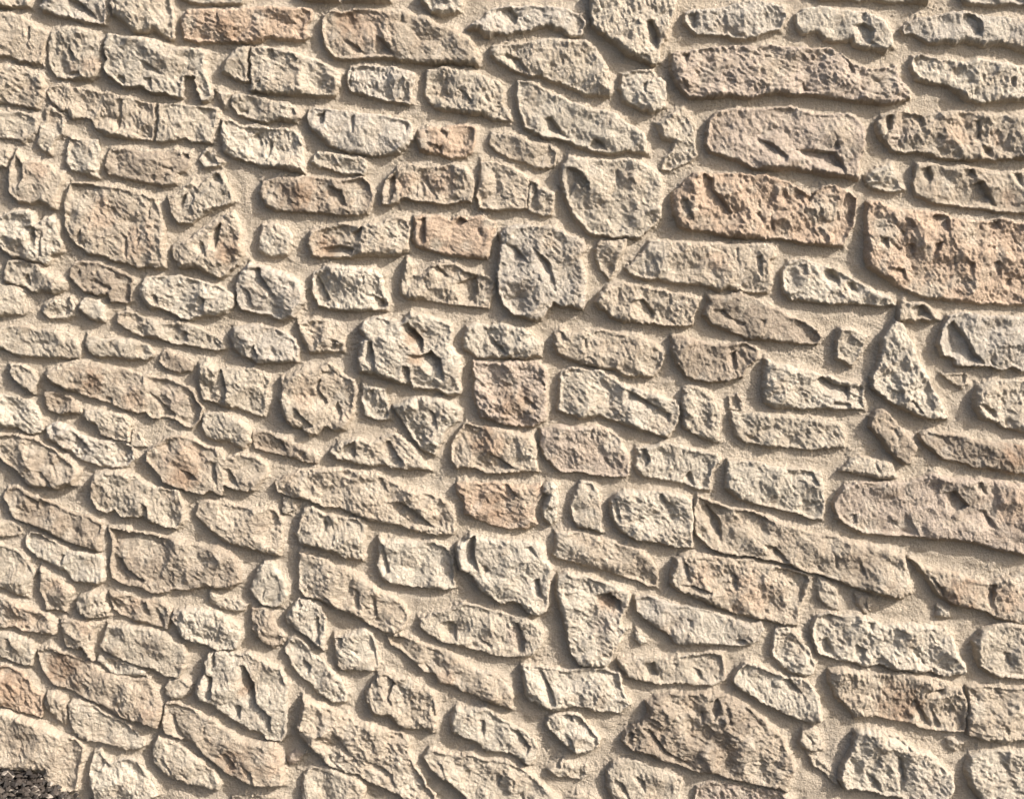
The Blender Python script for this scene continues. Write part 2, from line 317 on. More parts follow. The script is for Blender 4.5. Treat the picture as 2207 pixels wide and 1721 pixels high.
d;0.9;-1090 1524 -1063 1535 -1022 1533 -981 1518 -947 1504 -927 1490 -931 1460 -932 1429 -949 1424 -987 1426 -993 1446 -1021 1443 -1061 1456 -1081 1480 -1096 1494;-1084 1497 -1070 1518 -1064 1490|-1050 1484 -1023 1484 -982 1463 -993 1446 -1023 1470;
w;1.1;-896 1490 -851 1494 -810 1497 -769 1490 -729 1477 -688 1467 -657 1446 -654 1419 -675 1398 -710 1392 -741 1390 -772 1381 -799 1381 -826 1402 -860 1412 -881 1409 -898 1426 -906 1453;-887 1443 -863 1446 -857 1419 -877 1419|-750 1446 -730 1433 -737 1405 -754 1409;
b;1.2;-639 1504 -611 1531 -581 1524 -550 1514 -516 1504 -486 1487 -466 1460 -463 1429 -491 1395 -494 1385 -532 1381 -566 1392 -603 1399 -634 1409 -647 1429 -650 1467;-617 1514 -584 1518 -578 1494 -538 1433 -545 1429 -613 1470|-640 1473 -613 1453 -603 1409 -627 1419;
g;0.8;-1311 1477 -1250 1470 -1219 1450 -1219 1395 -1259 1392 -1287 1388 -1314 1392;;
g;0.6;-1172 1415 -1141 1436 -1093 1443 -1083 1419 -1087 1388 -1122 1381 -1156 1381 -1176 1398;;
w;0.8;-1071 1426 -1052 1438 -1018 1429 -1001 1416 -1005 1371 -1033 1378 -1060 1392 -1073 1409;;
g;0.9;-970 1395 -943 1402 -909 1392 -868 1375 -827 1368 -782 1371 -745 1354 -708 1334 -687 1320 -684 1299 -708 1296 -753 1306 -794 1313 -821 1313 -855 1327 -893 1333 -931 1344 -958 1361 -973 1375;-800 1354 -783 1344 -784 1313 -804 1323|-725 1344 -695 1299 -715 1313;-927 1368 41 t
g;1;-1316 1347 -1267 1361 -1232 1364 -1188 1354 -1143 1354 -1106 1347 -1079 1330 -1069 1299 -1077 1272 -1118 1275 -1163 1275 -1204 1282 -1235 1278 -1259 1289 -1279 1302 -1317 1306;;
g;0.8;-1051 1337 -1007 1327 -969 1330 -924 1323 -883 1313 -874 1285 -891 1272 -939 1272 -980 1279 -1022 1279 -1049 1292 -1059 1313;-1000 1320 -983 1323 -994 1296;
d;0.7;-846 1299 -819 1285 -795 1279 -771 1261 -778 1241 -809 1237 -843 1248 -864 1268;;
w;0.9;-576 1633 -538 1636 -508 1622 -496 1602 -502 1568 -512 1548 -543 1548 -570 1551 -587 1565 -585 1595;;
t;1;-446 1616 -412 1622 -365 1636 -317 1632 -266 1639 -235 1649 -198 1653 -181 1626 -186 1595 -188 1565 -212 1551 -257 1548 -301 1550 -342 1545 -386 1543 -420 1543 -447 1551 -454 1582;-341 1602 -307 1629 -317 1592 -331 1592|-423 1568 -372 1578 -331 1568 -338 1548 -417 1548|-222 1643 -208 1643 -215 1616;-410 1575 44 n|-232 1595 48 w
o;1.1;-171 1649 -140 1659 -99 1653 -72 1642 -48 1656 -25 1649 9 1656 47 1636 43 1612 36 1585 26 1541 -11 1545 -49 1548 -86 1551 -134 1565 -164 1572 -174 1595;-171 1646 -140 1649 -141 1582 -154 1572 -171 1585|-76 1639 -48 1653 -32 1639 -55 1622 -72 1626|-11 1632 6 1619 16 1592 -4 1602;-45 1602 78 o|-117 1575 24 g|26 1639 20 g
w;1.1;-438 1507 -400 1528 -359 1524 -318 1521 -291 1518 -254 1497 -251 1453 -237 1419 -244 1407 -285 1405 -326 1402 -357 1404 -401 1409 -429 1419 -445 1453 -445 1487;-441 1490 -428 1497 -394 1429 -422 1419 -442 1446|-305 1446 -281 1446 -254 1433 -247 1409 -282 1405 -288 1426|-315 1494 -301 1494 -309 1456;
t;0.9;-199 1518 -192 1545 -175 1521 -182 1494 -148 1504 -134 1518 -103 1531 -66 1528 -25 1507 23 1497 40 1480 36 1446 29 1409 -12 1416 -53 1417 -87 1422 -124 1429 -169 1433 -196 1436 -213 1453 -206 1487;-148 1514 -110 1524 -73 1487 -107 1490|-66 1473 -5 1497 -1 1453 -29 1419 -53 1419;
b;1;-656 1361 -625 1364 -587 1364 -549 1358 -515 1344 -492 1327 -485 1299 -485 1268 -527 1265 -561 1262 -592 1262 -616 1275 -636 1282 -657 1306 -666 1337;-619 1299 -602 1313 -595 1282 -589 1262 -612 1275;
t;0.9;-484 1371 -443 1381 -405 1381 -378 1361 -358 1340 -358 1317 -362 1293 -392 1293 -423 1293 -454 1289 -468 1316 -484 1347;-409 1334 -382 1323 -386 1296 -403 1299;-416 1327 38 d
g;1.2;223 1790 240 1813 280 1806 314 1803 355 1800 388 1806 422 1803 453 1783 477 1763 487 1729 484 1696 486 1652 471 1632 444 1609 424 1597 380 1597 339 1602 305 1605 288 1612 268 1642 251 1659 227 1716 220 1750;227 1783 260 1776 294 1740 288 1709 261 1740 240 1699 223 1743|358 1770 368 1776 379 1740 365 1746;
o;1.1;518 1716 544 1743 578 1770 618 1763 659 1766 706 1763 750 1763 784 1756 828 1739 869 1716 882 1709 912 1733 946 1733 970 1722 1004 1701 1001 1669 992 1622 979 1595 970 1575 926 1578 871 1580 837 1588 800 1595 764 1595 736 1597 692 1597 648 1605 600 1615 566 1619 532 1629 520 1659 514 1693;571 1749 598 1766 622 1749 622 1723 643 1703 674 1662 667 1649 633 1666 579 1682 572 1716|528 1699 552 1696 573 1635 542 1642|794 1723 811 1726 829 1679 812 1682|721 1656 745 1666 762 1635 745 1632|762 1649 779 1656 790 1608 776 1612|866 1702 892 1716 870 1669;700 1699 111 o|920 1666 57 g|552 1672 27 g|600 1639 34 d
b;1.2;74 1626 119 1632 159 1626 203 1629 241 1602 275 1592 285 1568 272 1548 282 1507 285 1473 282 1429 277 1407 241 1416 218 1416 201 1426 183 1409 170 1382 153 1378 122 1388 91 1395 67 1419 54 1453 50 1490 54 1534 61 1582 57 1609;142 1575 190 1531 211 1446 200 1453 170 1494 139 1521|64 1582 98 1575 136 1528 91 1534;227 1548 68 t|169 1609 34 t
t;0.8;322 1588 363 1595 397 1592 390 1561 370 1528 364 1501 347 1487 326 1514 316 1541 312 1565;;
t;1.1;455 1588 482 1592 526 1588 573 1585 617 1585 668 1582 712 1582 756 1585 790 1571 794 1548 777 1531 781 1501 785 1473 772 1450 738 1451 701 1456 663 1463 646 1456 615 1467 592 1473 558 1473 517 1477 476 1487 442 1487 418 1494 392 1514 408 1528 428 1548;733 1544 753 1551 754 1487 741 1504|675 1568 692 1568 689 1528|600 1582 651 1565 669 1551 618 1568;465 1531 68 w|635 1534 41 o
t;1;326 1450 343 1470 384 1477 432 1470 480 1460 520 1450 561 1443 589 1436 582 1406 569 1385 573 1365 535 1361 498 1365 460 1371 426 1371 388 1375 351 1388 344 1402 320 1412 313 1426;402 1426 439 1436 473 1395 467 1375 450 1375 405 1382;
w;1;23 1361 64 1371 102 1361 136 1351 149 1330 173 1317 170 1283 132 1276 91 1276 54 1276 23 1277 -11 1282 -39 1300 -42 1330 -35 1361 -8 1371;23 1344 40 1327 81 1286 57 1276 23 1303|129 1330 143 1341 146 1306;
t;1;201 1341 218 1354 255 1348 296 1348 330 1354 371 1344 416 1337 443 1331 478 1317 498 1283 492 1255 468 1228 434 1228 396 1228 365 1245 321 1252 276 1262 242 1276 211 1289 203 1310;204 1344 221 1348 242 1320 218 1320|276 1327 290 1330 290 1283 276 1310;
d;1;518 1334 556 1334 597 1320 638 1310 682 1314 716 1320 747 1300 751 1276 721 1255 711 1228 674 1214 622 1211 585 1218 557 1228 529 1266 515 1303;662 1283 689 1296 694 1242 673 1242|669 1303 679 1310 679 1286;
w;1;827 1534 861 1541 902 1528 933 1517 957 1511 991 1490 1025 1473 1053 1460 1097 1443 1115 1419 1074 1417 1020 1419 986 1423 942 1419 904 1426 860 1433 833 1433 815 1453 808 1484 811 1511;913 1511 943 1514 964 1487 958 1463 917 1484|971 1484 1001 1477 1019 1443 985 1450|855 1524 872 1528 876 1494 859 1497;
o;1.2;1030 1692 1067 1692 1102 1672 1149 1669 1196 1665 1237 1662 1257 1649 1301 1645 1349 1639 1386 1649 1433 1635 1480 1632 1488 1419 1427 1421 1393 1421 1339 1424 1291 1428 1254 1433 1216 1436 1172 1446 1134 1460 1093 1487 1065 1504 1038 1521 1030 1548 1033 1595 1028 1632;1187 1639 1210 1659 1247 1652 1249 1595 1218 1615|1092 1639 1113 1629 1141 1602 1117 1598|1116 1649 1146 1645 1160 1618 1143 1622|1205 1581 1232 1585 1213 1541 1200 1548|1288 1544 1318 1527 1313 1494 1296 1504|1359 1527 1386 1538 1394 1497 1377 1494|1131 1581 1158 1581 1163 1531 1135 1548|1100 1585 1125 1568 1118 1558 1098 1568|1349 1639 1382 1645 1390 1615 1353 1615|1078 1521 1133 1514 1137 1484 1096 1494|1059 1602 1087 1595 1084 1568 1060 1575|1401 1487 1421 1490 1419 1460 1398 1467|1254 1548 1267 1544 1271 1517 1258 1524|1344 1575 1371 1575 1369 1548;1255 1514 112 o|1407 1514 78 o|1076 1608 57 g|1202 1446 68 g|1302 1615 44 t
d;1;659 1443 700 1456 741 1436 789 1412 837 1385 878 1372 909 1351 920 1334 906 1314 859 1314 804 1320 756 1327 715 1331 674 1348 630 1365 602 1392 602 1406 615 1426 612 1443 632 1446;612 1406 653 1406 674 1385 715 1368 701 1358 660 1375|735 1385 766 1378 763 1358|875 1365 906 1341 896 1331;
g;1;963 1358 997 1361 1022 1341 1039 1334 1029 1303 1016 1276 1000 1256 976 1269 957 1279 959 1310 960 1341;967 1348 988 1344 981 1334;
t;1;1128 1433 1152 1423 1186 1426 1210 1409 1228 1378 1211 1375 1184 1382 1167 1372 1146 1378 1123 1375 1120 1402;1149 1412 1186 1419 1218 1378 1180 1382 1160 1378;
b;1.1;1235 1355 1255 1389 1292 1399 1340 1392 1387 1389 1489 1385 1494 1249 1450 1242 1426 1256 1395 1245 1364 1256 1323 1256 1283 1256 1268 1276 1241 1286 1230 1321;1232 1348 1265 1378 1301 1334 1326 1290 1357 1259 1296 1256 1244 1286|1360 1283 1399 1245 1368 1256;
g;1;-754 1259 -733 1266 -706 1252 -671 1249 -637 1245 -603 1252 -582 1235 -565 1214 -573 1173 -577 1118 -619 1128 -653 1142 -684 1145 -704 1155 -742 1162 -752 1187 -758 1228;-717 1228 -692 1249 -679 1193 -684 1145 -704 1155 -707 1193;
g;0.9;-1264 1259 -1233 1259 -1202 1241 -1189 1214 -1201 1179 -1231 1197 -1251 1217 -1264 1234;;
t;1;-1164 1245 -1126 1259 -1084 1269 -1043 1266 -995 1255 -947 1245 -902 1231 -858 1224 -817 1214 -783 1200 -766 1173 -749 1145 -753 1110 -778 1086 -806 1097 -823 1110 -847 1117 -871 1112 -888 1114 -898 1128 -929 1128 -963 1138 -991 1152 -1015 1162 -1052 1173 -1086 1186 -1121 1193 -1155 1210 -1170 1228;-900 1180 -886 1186 -853 1152 -822 1124 -823 1107 -867 1112 -870 1152|-1011 1173 -990 1166 -987 1145 -1015 1159|-979 1214 -965 1214 -962 1197;-1044 1214 52 n|-932 1166 41 o|-828 1173 45 p
d;0.7;-1173 1183 -1138 1186 -1101 1172 -1081 1145 -1080 1124 -1123 1124 -1164 1134 -1170 1159;;
w;0.9;-1322 1179 -1260 1172 -1218 1165 -1195 1145 -1185 1117 -1180 1079 -1208 1068 -1232 1079 -1248 1089 -1276 1089 -1324 1096;-1268 1120 -1258 1120 -1245 1086 -1255 1093;
g;0.9;-1064 1131 -1026 1138 -991 1128 -957 1121 -944 1100 -947 1048 -986 1055 -1021 1065 -1034 1096 -1054 1103 -1071 1117;;
g;0.6;-937 1079 -917 1072 -904 1037 -925 1034 -945 1037;;
b;0.9;-1172 1089 -1144 1107 -1110 1093 -1076 1069 -1035 1055 -1000 1051 -962 1048 -938 1034 -931 1003 -957 982 -999 980 -1030 985 -1057 992 -1088 1006 -1112 1023 -1143 1041 -1170 1058;-1110 1089 -1083 1065 -1063 1037 -1084 1016 -1109 1023 -1104 1055;-988 1013 62 w
t;1;-1325 1072 -1277 1068 -1242 1068 -1194 1055 -1160 1034 -1133 1016 -1106 992 -1082 971 -1094 929 -1122 933 -1150 919 -1174 926 -1216 929 -1239 950 -1249 967 -1280 988 -1300 1006 -1327 1020;-1211 971 -1187 967 -1150 922 -1177 929|-1172 999 -1155 992 -1135 940 -1149 950;-1183 978 59 d
g;0.9;-743 1124 -708 1131 -674 1124 -643 1111 -616 1086 -616 1048 -641 1031 -675 1052 -710 1052 -737 1062 -749 1090;;
t;1.1;-901 1020 -876 1041 -837 1062 -803 1065 -765 1055 -738 1038 -710 1034 -683 1010 -648 1017 -607 1010 -576 989 -569 965 -598 930 -608 916 -650 916 -691 930 -699 905 -730 916 -754 905 -789 916 -823 926 -858 940 -871 968 -901 999;-731 1003 -714 992 -706 912 -729 940|-694 985 -677 975 -643 919 -691 933|-815 978 -781 964 -760 944 -802 937|-859 1038 -838 1048 -832 1017;-804 992 80 o|-798 950 42 n|-625 958 45 t
g;1.1;-1044 961 -1016 971 -968 971 -927 954 -892 933 -851 922 -813 919 -802 881 -804 838 -822 810 -854 817 -895 828 -915 845 -940 842 -971 845 -992 863 -1009 854 -1040 866 -1053 894 -1057 929;-918 887 -901 873 -898 831 -926 845|-890 905 -873 894 -873 863;
d;0.9;-1282 922 -1257 929 -1227 911 -1189 897 -1155 880 -1124 863 -1089 852 -1055 845 -1027 824 -1028 796 -1033 747 -1064 754 -1113 771 -1161 792 -1202 813 -1236 827 -1267 838 -1284 873 -1293 901;-1237 911 -1200 883 -1204 852 -1231 880;-1266 880 31 w
t;1;-765 881 -741 891 -699 884 -658 874 -616 870 -567 874 -547 856 -534 825 -531 776 -542 737 -584 744 -632 758 -680 772 -715 793 -742 817 -769 846;;-610 818 45 d
t;1.1;-531 1225 -510 1231 -472 1249 -431 1249 -403 1266 -383 1252 -362 1232 -335 1218 -328 1187 -339 1152 -340 1111 -364 1080 -392 1080 -416 1093 -440 1069 -464 1069 -481 1090 -502 1090 -522 1107 -532 1138 -539 1169 -528 1194;-445 1207 -424 1221 -432 1194 -405 1152 -425 1145 -442 1173|-424 1242 -397 1238 -397 1228 -424 1228|-398 1145 -380 1156 -367 1125 -374 1104 -395 1125|-504 1152 -481 1125 -443 1090 -474 1080 -505 1111;-470 1166 34 o|-370 1159 34 w|-522 1145 28 w
d;0.8;-613 1076 -581 1079 -537 1062 -503 1045 -461 1034 -437 1007 -441 989 -462 993 -503 1003 -538 1014 -579 1024 -610 1031;-551 1048 -530 1045 -520 1017 -541 1024;
g;0.9;-406 1021 -382 1048 -340 1062 -295 1055 -268 1055 -233 1076 -199 1056 -171 1035 -154 1007 -130 972 -168 976 -196 976 -237 979 -258 990 -296 984 -337 993 -358 1000 -386 1003;-371 1035 -333 1055 -334 1007 -348 1000 -375 1017|-264 1045 -244 1052 -213 1007 -196 979 -244 983 -261 1003;
w;1.2;-232 1146 -205 1159 -177 1173 -150 1170 -102 1170 -71 1153 -49 1139 -57 1111 -81 1090 -102 1049 -123 1014 -157 1035 -175 1056 -192 1080 -209 1114;-146 1149 -116 1125 -109 1076 -130 1090 -140 1118|-81 1146 -54 1139 -64 1125;
w;0.9;-314 1214 -287 1201 -253 1197 -246 1166 -240 1111 -278 1111 -308 1121 -315 1159;-301 1187 -284 1194 -288 1139;
w;1.4;-320 1358 -306 1375 -275 1389 -234 1379 -210 1372 -183 1399 -155 1393 -128 1386 -94 1376 -73 1365 -70 1345 -77 1311 -50 1280 -46 1252 -53 1211 -50 1184 -81 1177 -115 1194 -150 1194 -177 1197 -184 1211 -211 1209 -252 1225 -276 1232 -321 1238 -324 1263 -320 1297 -317 1317 -303 1331;-207 1365 -190 1372 -149 1328 -149 1287 -170 1287 -197 1311 -210 1331|-128 1297 -101 1273 -91 1208 -136 1232 -156 1256 -183 1266 -194 1287 -156 1283|-303 1321 -286 1321 -276 1263 -280 1235 -314 1269|-208 1259 -187 1252 -184 1211 -211 1214;-173 1331 38 n|-166 1273 27 n
t;1;-556 937 -525 958 -483 972 -434 979 -382 979 -324 972 -279 965 -238 944 -189 923 -144 913 -103 896 -75 871 -65 840 -69 801 -100 797 -131 797 -180 811 -221 822 -263 829 -304 836 -339 853 -380 871 -422 874 -463 892 -505 898 -543 912;-248 885 -210 885 -165 857 -117 811 -159 808 -200 832 -238 867|-282 955 -262 951 -241 906 -265 916;
g;0.6;-532 898 -508 895 -502 867 -519 853 -533 856;;
g;1;-485 839 -477 864 -456 874 -415 853 -367 846 -325 843 -308 818 -312 769 -316 723 -361 730 -409 751 -451 762 -486 769 -499 797;-426 836 -412 832 -416 797 -430 811;
p;1.1;-15 1270 23 1263 64 1266 112 1270 160 1266 184 1249 181 1215 181 1173 184 1132 174 1111 146 1091 112 1094 78 1097 40 1111 5 1118 -5 1146 -12 1187 -8 1221 -18 1249;91 1187 126 1173 153 1149 160 1125 129 1146|-8 1228 23 1194 30 1180 -1 1194|153 1228 174 1215 181 1187 167 1187;91 1160 62 n
t;1.1;-70 1059 -36 1104 2 1094 50 1090 98 1077 140 1070 155 1042 155 1000 162 971 109 969 47 964 22 965 -9 979 -64 978 -76 1011;22 1018 43 1014 109 973 50 966 29 1000;23 1056 65 n|50 1042 31 o|126 1011 38 w
o;1;-61 937 -40 944 2 938 43 941 78 938 105 931 167 934 171 906 150 875 150 847 161 826 126 812 71 815 36 822 1 836 -37 854 -40 882 -61 906;57 934 74 938 102 906 91 889 67 906|147 913 171 931 171 906|-64 917 -43 906 -37 857 -57 882;50 875 38 n|126 899 41 t
w;1;174 931 195 945 212 931 216 882 209 833 195 824 174 840 171 868 188 903 171 913;;
w;1.1;218 1235 249 1253 290 1246 331 1246 366 1218 400 1205 451 1187 496 1174 527 1163 541 1139 538 1105 524 1081 507 1063 476 1074 435 1084 394 1098 359 1111 325 1122 298 1118 274 1115 243 1125 212 1136 215 1167 217 1204;383 1198 417 1184 455 1160 517 1125 514 1094 469 1132 417 1143 387 1153;435 1143 96 b|297 1177 62 g
g;1;552 1194 585 1198 619 1181 640 1153 651 1119 645 1050 617 1056 586 1070 555 1084 551 1125 546 1160;;
t;0.7;674 1174 695 1181 709 1163 706 1136 675 1138;;
p;1;167 1084 208 1098 250 1094 284 1094 311 1098 346 1087 380 1063 394 1035 405 1008 405 959 378 955 343 955 305 962 264 969 222 969 202 983 181 1007 167 1039;294 1080 308 1087 308 1056 298 1056|312 1035 353 994 367 959 333 1001|246 1021 260 1018 264 976;356 1056 52 w
w;1;425 1035 463 1039 504 1049 539 1046 559 1036 601 1025 642 1018 653 1001 632 977 626 949 623 921 588 924 547 938 516 945 467 952 436 959 421 983 429 1011;425 1032 449 1032 463 1001 443 973 426 987|543 945 570 973 588 924 554 931;
w;1;274 945 305 938 326 914 330 872 336 802 320 805 299 816 271 816 251 847 247 875 261 907;;
w;1.1;368 907 395 921 426 914 464 917 506 914 547 907 575 890 582 848 579 799 576 764 535 763 486 777 438 781 403 795 375 819 358 854 357 889;357 889 371 900 389 812 368 833|482 900 495 914 520 855 506 855;
w;1.1;671 999 703 998 741 998 783 987 834 980 882 974 924 967 932 925 931 880 930 841 888 846 840 862 802 869 760 879 722 890 694 904 667 925 669 963;876 970 903 967 921 921 897 939;
g;0.9;677 1132 718 1129 770 1129 821 1126 873 1119 931 1112 966 1098 990 1064 988 1036 953 1033 912 1031 878 1029 840 1036 789 1036 747 1046 713 1050 688 1070;719 1074 740 1063 764 1046 723 1050;
w;1.2;767 1277 795 1267 836 1256 877 1246 922 1232 970 1219 1018 1208 1035 1205 1032 1174 1037 1138 999 1140 958 1138 937 1143 883 1140 838 1143 794 1146 769 1160 765 1194 766 1236;888 1208 922 1229 956 1208 998 1202 992 1160 957 1167 930 1181|941 1143 951 1160 999 1153 992 1140;957 1188 51 b
w;1.3;1099 1359 1116 1376 1133 1366 1151 1332 1169 1291 1191 1246 1205 1222 1220 1188 1241 1154 1258 1112 1225 1116 1198 1116 1170 1129 1129 1147 1098 1164 1073 1184 1056 1198 1053 1229 1074 1273 1080 1318 1076 1332;1145 1160 1162 1167 1201 1119 1177 1126;
g;1;1342 1205 1372 1219 1417 1219 1462 1216 1495 1209 1500 1071 1455 1081 1411 1092 1390 1106 1355 1112 1330 1147 1333 1178;1330 1157 1354 1154 1389 1133 1389 1109 1352 1116;
t;0.6;1242 1233 1283 1239 1310 1236 1308 1205 1295 1195 1270 1212;1294 1233 1304 1236 1304 1209 1294 1212;
d;1.2;1054 1119 1074 1140 1095 1136 1120 1105 1141 1081 1162 1060 1180 1033 1170 1015 1160 995 1146 991 1132 1002 1108 1026 1090 1053 1065 1078 1051 1095;1099 1091 1120 1088 1134 1057 1114 1067;1075 1112 27 t
d;1.1;1185 1074 1209 1081 1247 1074 1295 1071 1343 1057 1388 1050 1439 1047 1501 1040 1504 960 1459 964 1415 969 1373 978 1332 984 1290 998 1249 1005 1217 1033 1196 1050;;1441 1012 51 n
g;0.8;975 974 1002 1001 1029 1012 1064 1005 1115 995 1130 953 1096 949 1051 960 1006 967;1057 995 1071 998 1085 960 1072 967;
p;1.1;970 911 990 935 1031 942 1082 942 1151 943 1196 953 1229 970 1271 953 1322 953 1374 953 1426 943 1505 933 1512 737 1449 748 1380 765 1310 782 1241 786 1172 796 1103 796 1034 806 999 824 971 841 960 876;1258 915 1286 918 1321 877 1281 856 1271 842 1256 870|1326 939 1350 946 1372 905 1337 919|1342 873 1366 866 1399 814 1364 821|995 855 1019 855 1027 827 1010 824;1456 873 89 o|1034 820 41 w|1307 894 45 d
t;0.6;-1334 835 -1285 832 -1251 817 -1246 796 -1272 789 -1335 789;;
w;0.9;-1223 803 -1185 793 -1151 772 -1113 751 -1064 744 -1030 733 -1024 705 -1021 677 -1039 655 -1067 659 -1109 666 -1129 691 -1149 705 -1184 719 -1218 740 -1237 761 -1238 786;-1145 740 -1131 740 -1139 708 -1156 712;
g;0.9;-1336 772 -1287 761 -1256 747 -1233 719 -1213 687 -1231 655 -1243 623 -1271 630 -1298 644 -1340 655;;
t;1;-1202 708 -1178 691 -1151 669 -1116 655 -1110 634 -1128 602 -1132 581 -1160 588 -1188 584 -1191 613 -1204 648 -1201 676;;-1154 655 35 o
g;1;-1089 631 -1061 638 -1033 631 -1020 599 -1017 570 -1049 567 -1077 563 -1097 581 -1100 606;;
d;0.8;-1015 638 -991 634 -963 627 -932 613 -911 617 -876 610 -848 588 -849 553 -857 530 -898 546 -951 556 -978 570 -1002 588;-932 602 -911 610 -901 563 -919 574|-894 592 -883 592 -857 539 -888 546|-1012 624 -1002 620 -989 581 -999 585;-946 599 28 o|-863 581 24 w
g;0.8;-739 638 -711 631 -673 614 -635 603 -649 585 -677 585 -705 592 -736 610;-698 603 -677 585 -694 589;
d;1;-1010 814 -972 811 -944 804 -906 800 -854 790 -809 780 -778 769 -750 766 -715 766 -681 752 -657 730 -650 699 -651 663 -676 646 -718 645 -753 652 -791 642 -833 642 -865 635 -896 634 -927 649 -976 659 -1003 677 -1010 709 -1005 740 -1001 776;-998 733 -974 730 -958 698 -913 666 -927 649 -973 659 -1003 694|-839 712 -833 712 -836 663 -841 670|-771 769 -751 751 -754 744;-907 779 52 g|-786 727 87 t
w;1;-834 585 -806 592 -764 592 -719 585 -684 564 -657 543 -654 507 -665 477 -693 478 -714 475 -749 489 -791 500 -819 514 -828 542 -842 564;-838 567 -824 560 -811 528 -825 532;
t;0.8;-1341 637 -1313 627 -1271 612 -1227 591 -1185 573 -1161 541 -1166 516 -1197 520 -1222 527 -1250 527 -1274 538 -1344 537;-1249 548 -1232 531 -1253 531;-1245 566 63 o
t;0.9;-1147 556 -1119 563 -1070 559 -1042 549 -1057 524 -1065 485 -1061 445 -1076 452 -1090 481 -1107 477 -1135 484 -1145 513;-1103 488 -1089 484 -1076 452 -1094 463;-1084 538 28 o
g;1.1;-1021 545 -979 545 -930 538 -885 528 -850 517 -812 489 -802 460 -810 424 -828 396 -863 403 -898 421 -922 428 -961 438 -999 456 -1027 470 -1040 485 -1029 513;;
w;0.8;-1048 461 -1013 451 -982 442 -947 428 -916 417 -919 403 -965 401 -1011 409 -1028 427 -1052 445;-1017 442 -1003 438 -1003 417 -1017 424;
g;0.9;-1344 534 -1295 523 -1264 513 -1226 495 -1223 473 -1232 430 -1253 430 -1281 441 -1308 452 -1347 455;-1310 513 -1286 502 -1280 466 -1304 473;-1234 459 25 w
w;1;-605 699 -587 720 -566 724 -546 695 -529 664 -526 628 -544 596 -572 596 -596 603 -613 621 -624 646 -616 670;-599 635 -585 642 -593 607;
d;1;-624 592 -593 593 -565 582 -559 550 -538 514 -546 493 -567 482 -588 496 -612 511 -619 532 -622 557;-622 550 -608 550 -601 507 -615 514;-593 575 21 t
w;1.1;-274 791 -253 784 -211 784 -169 777 -124 777 -90 763 -72 735 -69 693 -66 650 -94 645 -139 650 -188 654 -240 657 -268 678 -278 714 -274 749;-274 780 -260 770 -243 692 -264 678;
t;1;-489 748 -458 741 -424 731 -386 710 -344 696 -313 671 -271 646 -240 629 -202 600 -192 572 -206 540 -231 519 -262 529 -300 547 -324 565 -363 582 -397 593 -425 614 -449 618 -477 625 -491 646 -496 692;-341 646 -327 639 -328 575 -345 593|-299 622 -282 622 -279 568 -296 565|-432 628 -411 621 -387 593 -425 614;-466 692 56 w
w;1;-491 621 -460 614 -432 600 -422 568 -423 522 -429 475 -448 490 -468 511 -503 536 -527 554 -527 571 -513 593;-505 610 -491 618 -481 600 -499 586|-457 557 -440 572 -434 486 -454 507;
w;1;-524 507 -503 514 -483 500 -462 475 -427 443 -400 415 -372 379 -358 354 -369 329 -408 329 -442 354 -463 379 -491 397 -518 436 -535 479;-490 465 -462 429 -470 400 -487 414;
w;1.1;-398 518 -370 515 -342 526 -314 536 -290 519 -283 479 -275 436 -291 415 -329 422 -382 420 -392 454 -395 486;-398 515 -374 511 -378 479 -392 475|-360 486 -336 472 -336 454 -353 468;
t;1;-255 519 -213 519 -178 505 -133 487 -84 473 -49 448 -14 426 38 416 77 387 98 352 91 308 49 323 7 337 -28 355 -67 373 -112 383 -123 408 -154 415 -182 444 -210 469 -241 490;-248 487 -210 469 -154 419 -168 408 -210 437|-154 444 -119 408 -123 387 -147 415;-88 398 32 o
w;1.3;-58 770 -20 798 22 788 64 785 105 781 154 778 175 764 182 732 196 707 192 665 189 623 184 587 161 575 137 580 109 608 91 615 57 608 36 622 1 647 -20 686 -48 700 -61 735;-47 784 -9 795 -13 742 1 693 -48 707|116 764 140 767 168 728 137 746|137 665 161 679 175 623 151 623|-6 728 29 700 11 686;154 651 42 b|-30 746 42 b
g;1;-163 565 -128 579 -83 590 -44 608 1 601 43 587 91 573 126 573 151 555 179 530 168 488 147 463 123 455 84 459 42 462 1 476 -41 484 -66 494 -104 498 -129 515 -160 537;-118 547 -86 558 -62 544 -62 498 -101 501|81 559 105 555 126 502 119 463 95 462|-10 516 36 491 32 477 1 494;102 516 38 p
t;1;206 806 244 809 292 802 341 789 389 771 438 757 469 733 484 701 489 676 481 653 456 658 425 673 390 680 355 694 307 708 265 718 223 729 204 739 206 771;;230 771 69 w|438 715 35 d
w;1.3;216 686 244 697 286 686 335 669 373 658 408 637 405 602 387 573 384 545 405 538 388 517 374 477 346 431 308 431 273 438 252 466 241 516 231 566 220 601 211 644;310 630 356 637 387 612 387 584 363 584 318 612|279 672 296 669 314 630 293 644;352 609 42 n|346 552 42 p
w;0.6;426 534 440 527 458 499 440 490 426 510;;
b;1.1;425 623 460 630 502 616 550 602 592 599 634 588 683 571 725 556 767 557 777 539 764 507 736 493 691 489 642 492 594 492 538 494 517 520 485 542 447 566 429 591;561 567 579 563 586 535 569 542|691 507 726 510 729 493 698 492;631 546 104 w
t;1.1;532 733 556 747 604 747 646 740 698 733 743 730 785 716 837 705 882 695 903 681 890 642 877 603 867 546 833 550 798 557 766 562 725 574 683 585 641 602 592 623 543 641 522 659 522 697;542 733 566 719 578 659 553 666|532 662 578 659 633 641 627 624 578 638|674 712 702 680 703 624 682 652|837 673 855 659 855 635;744 631 83 o|619 687 45 o|556 701 31 b
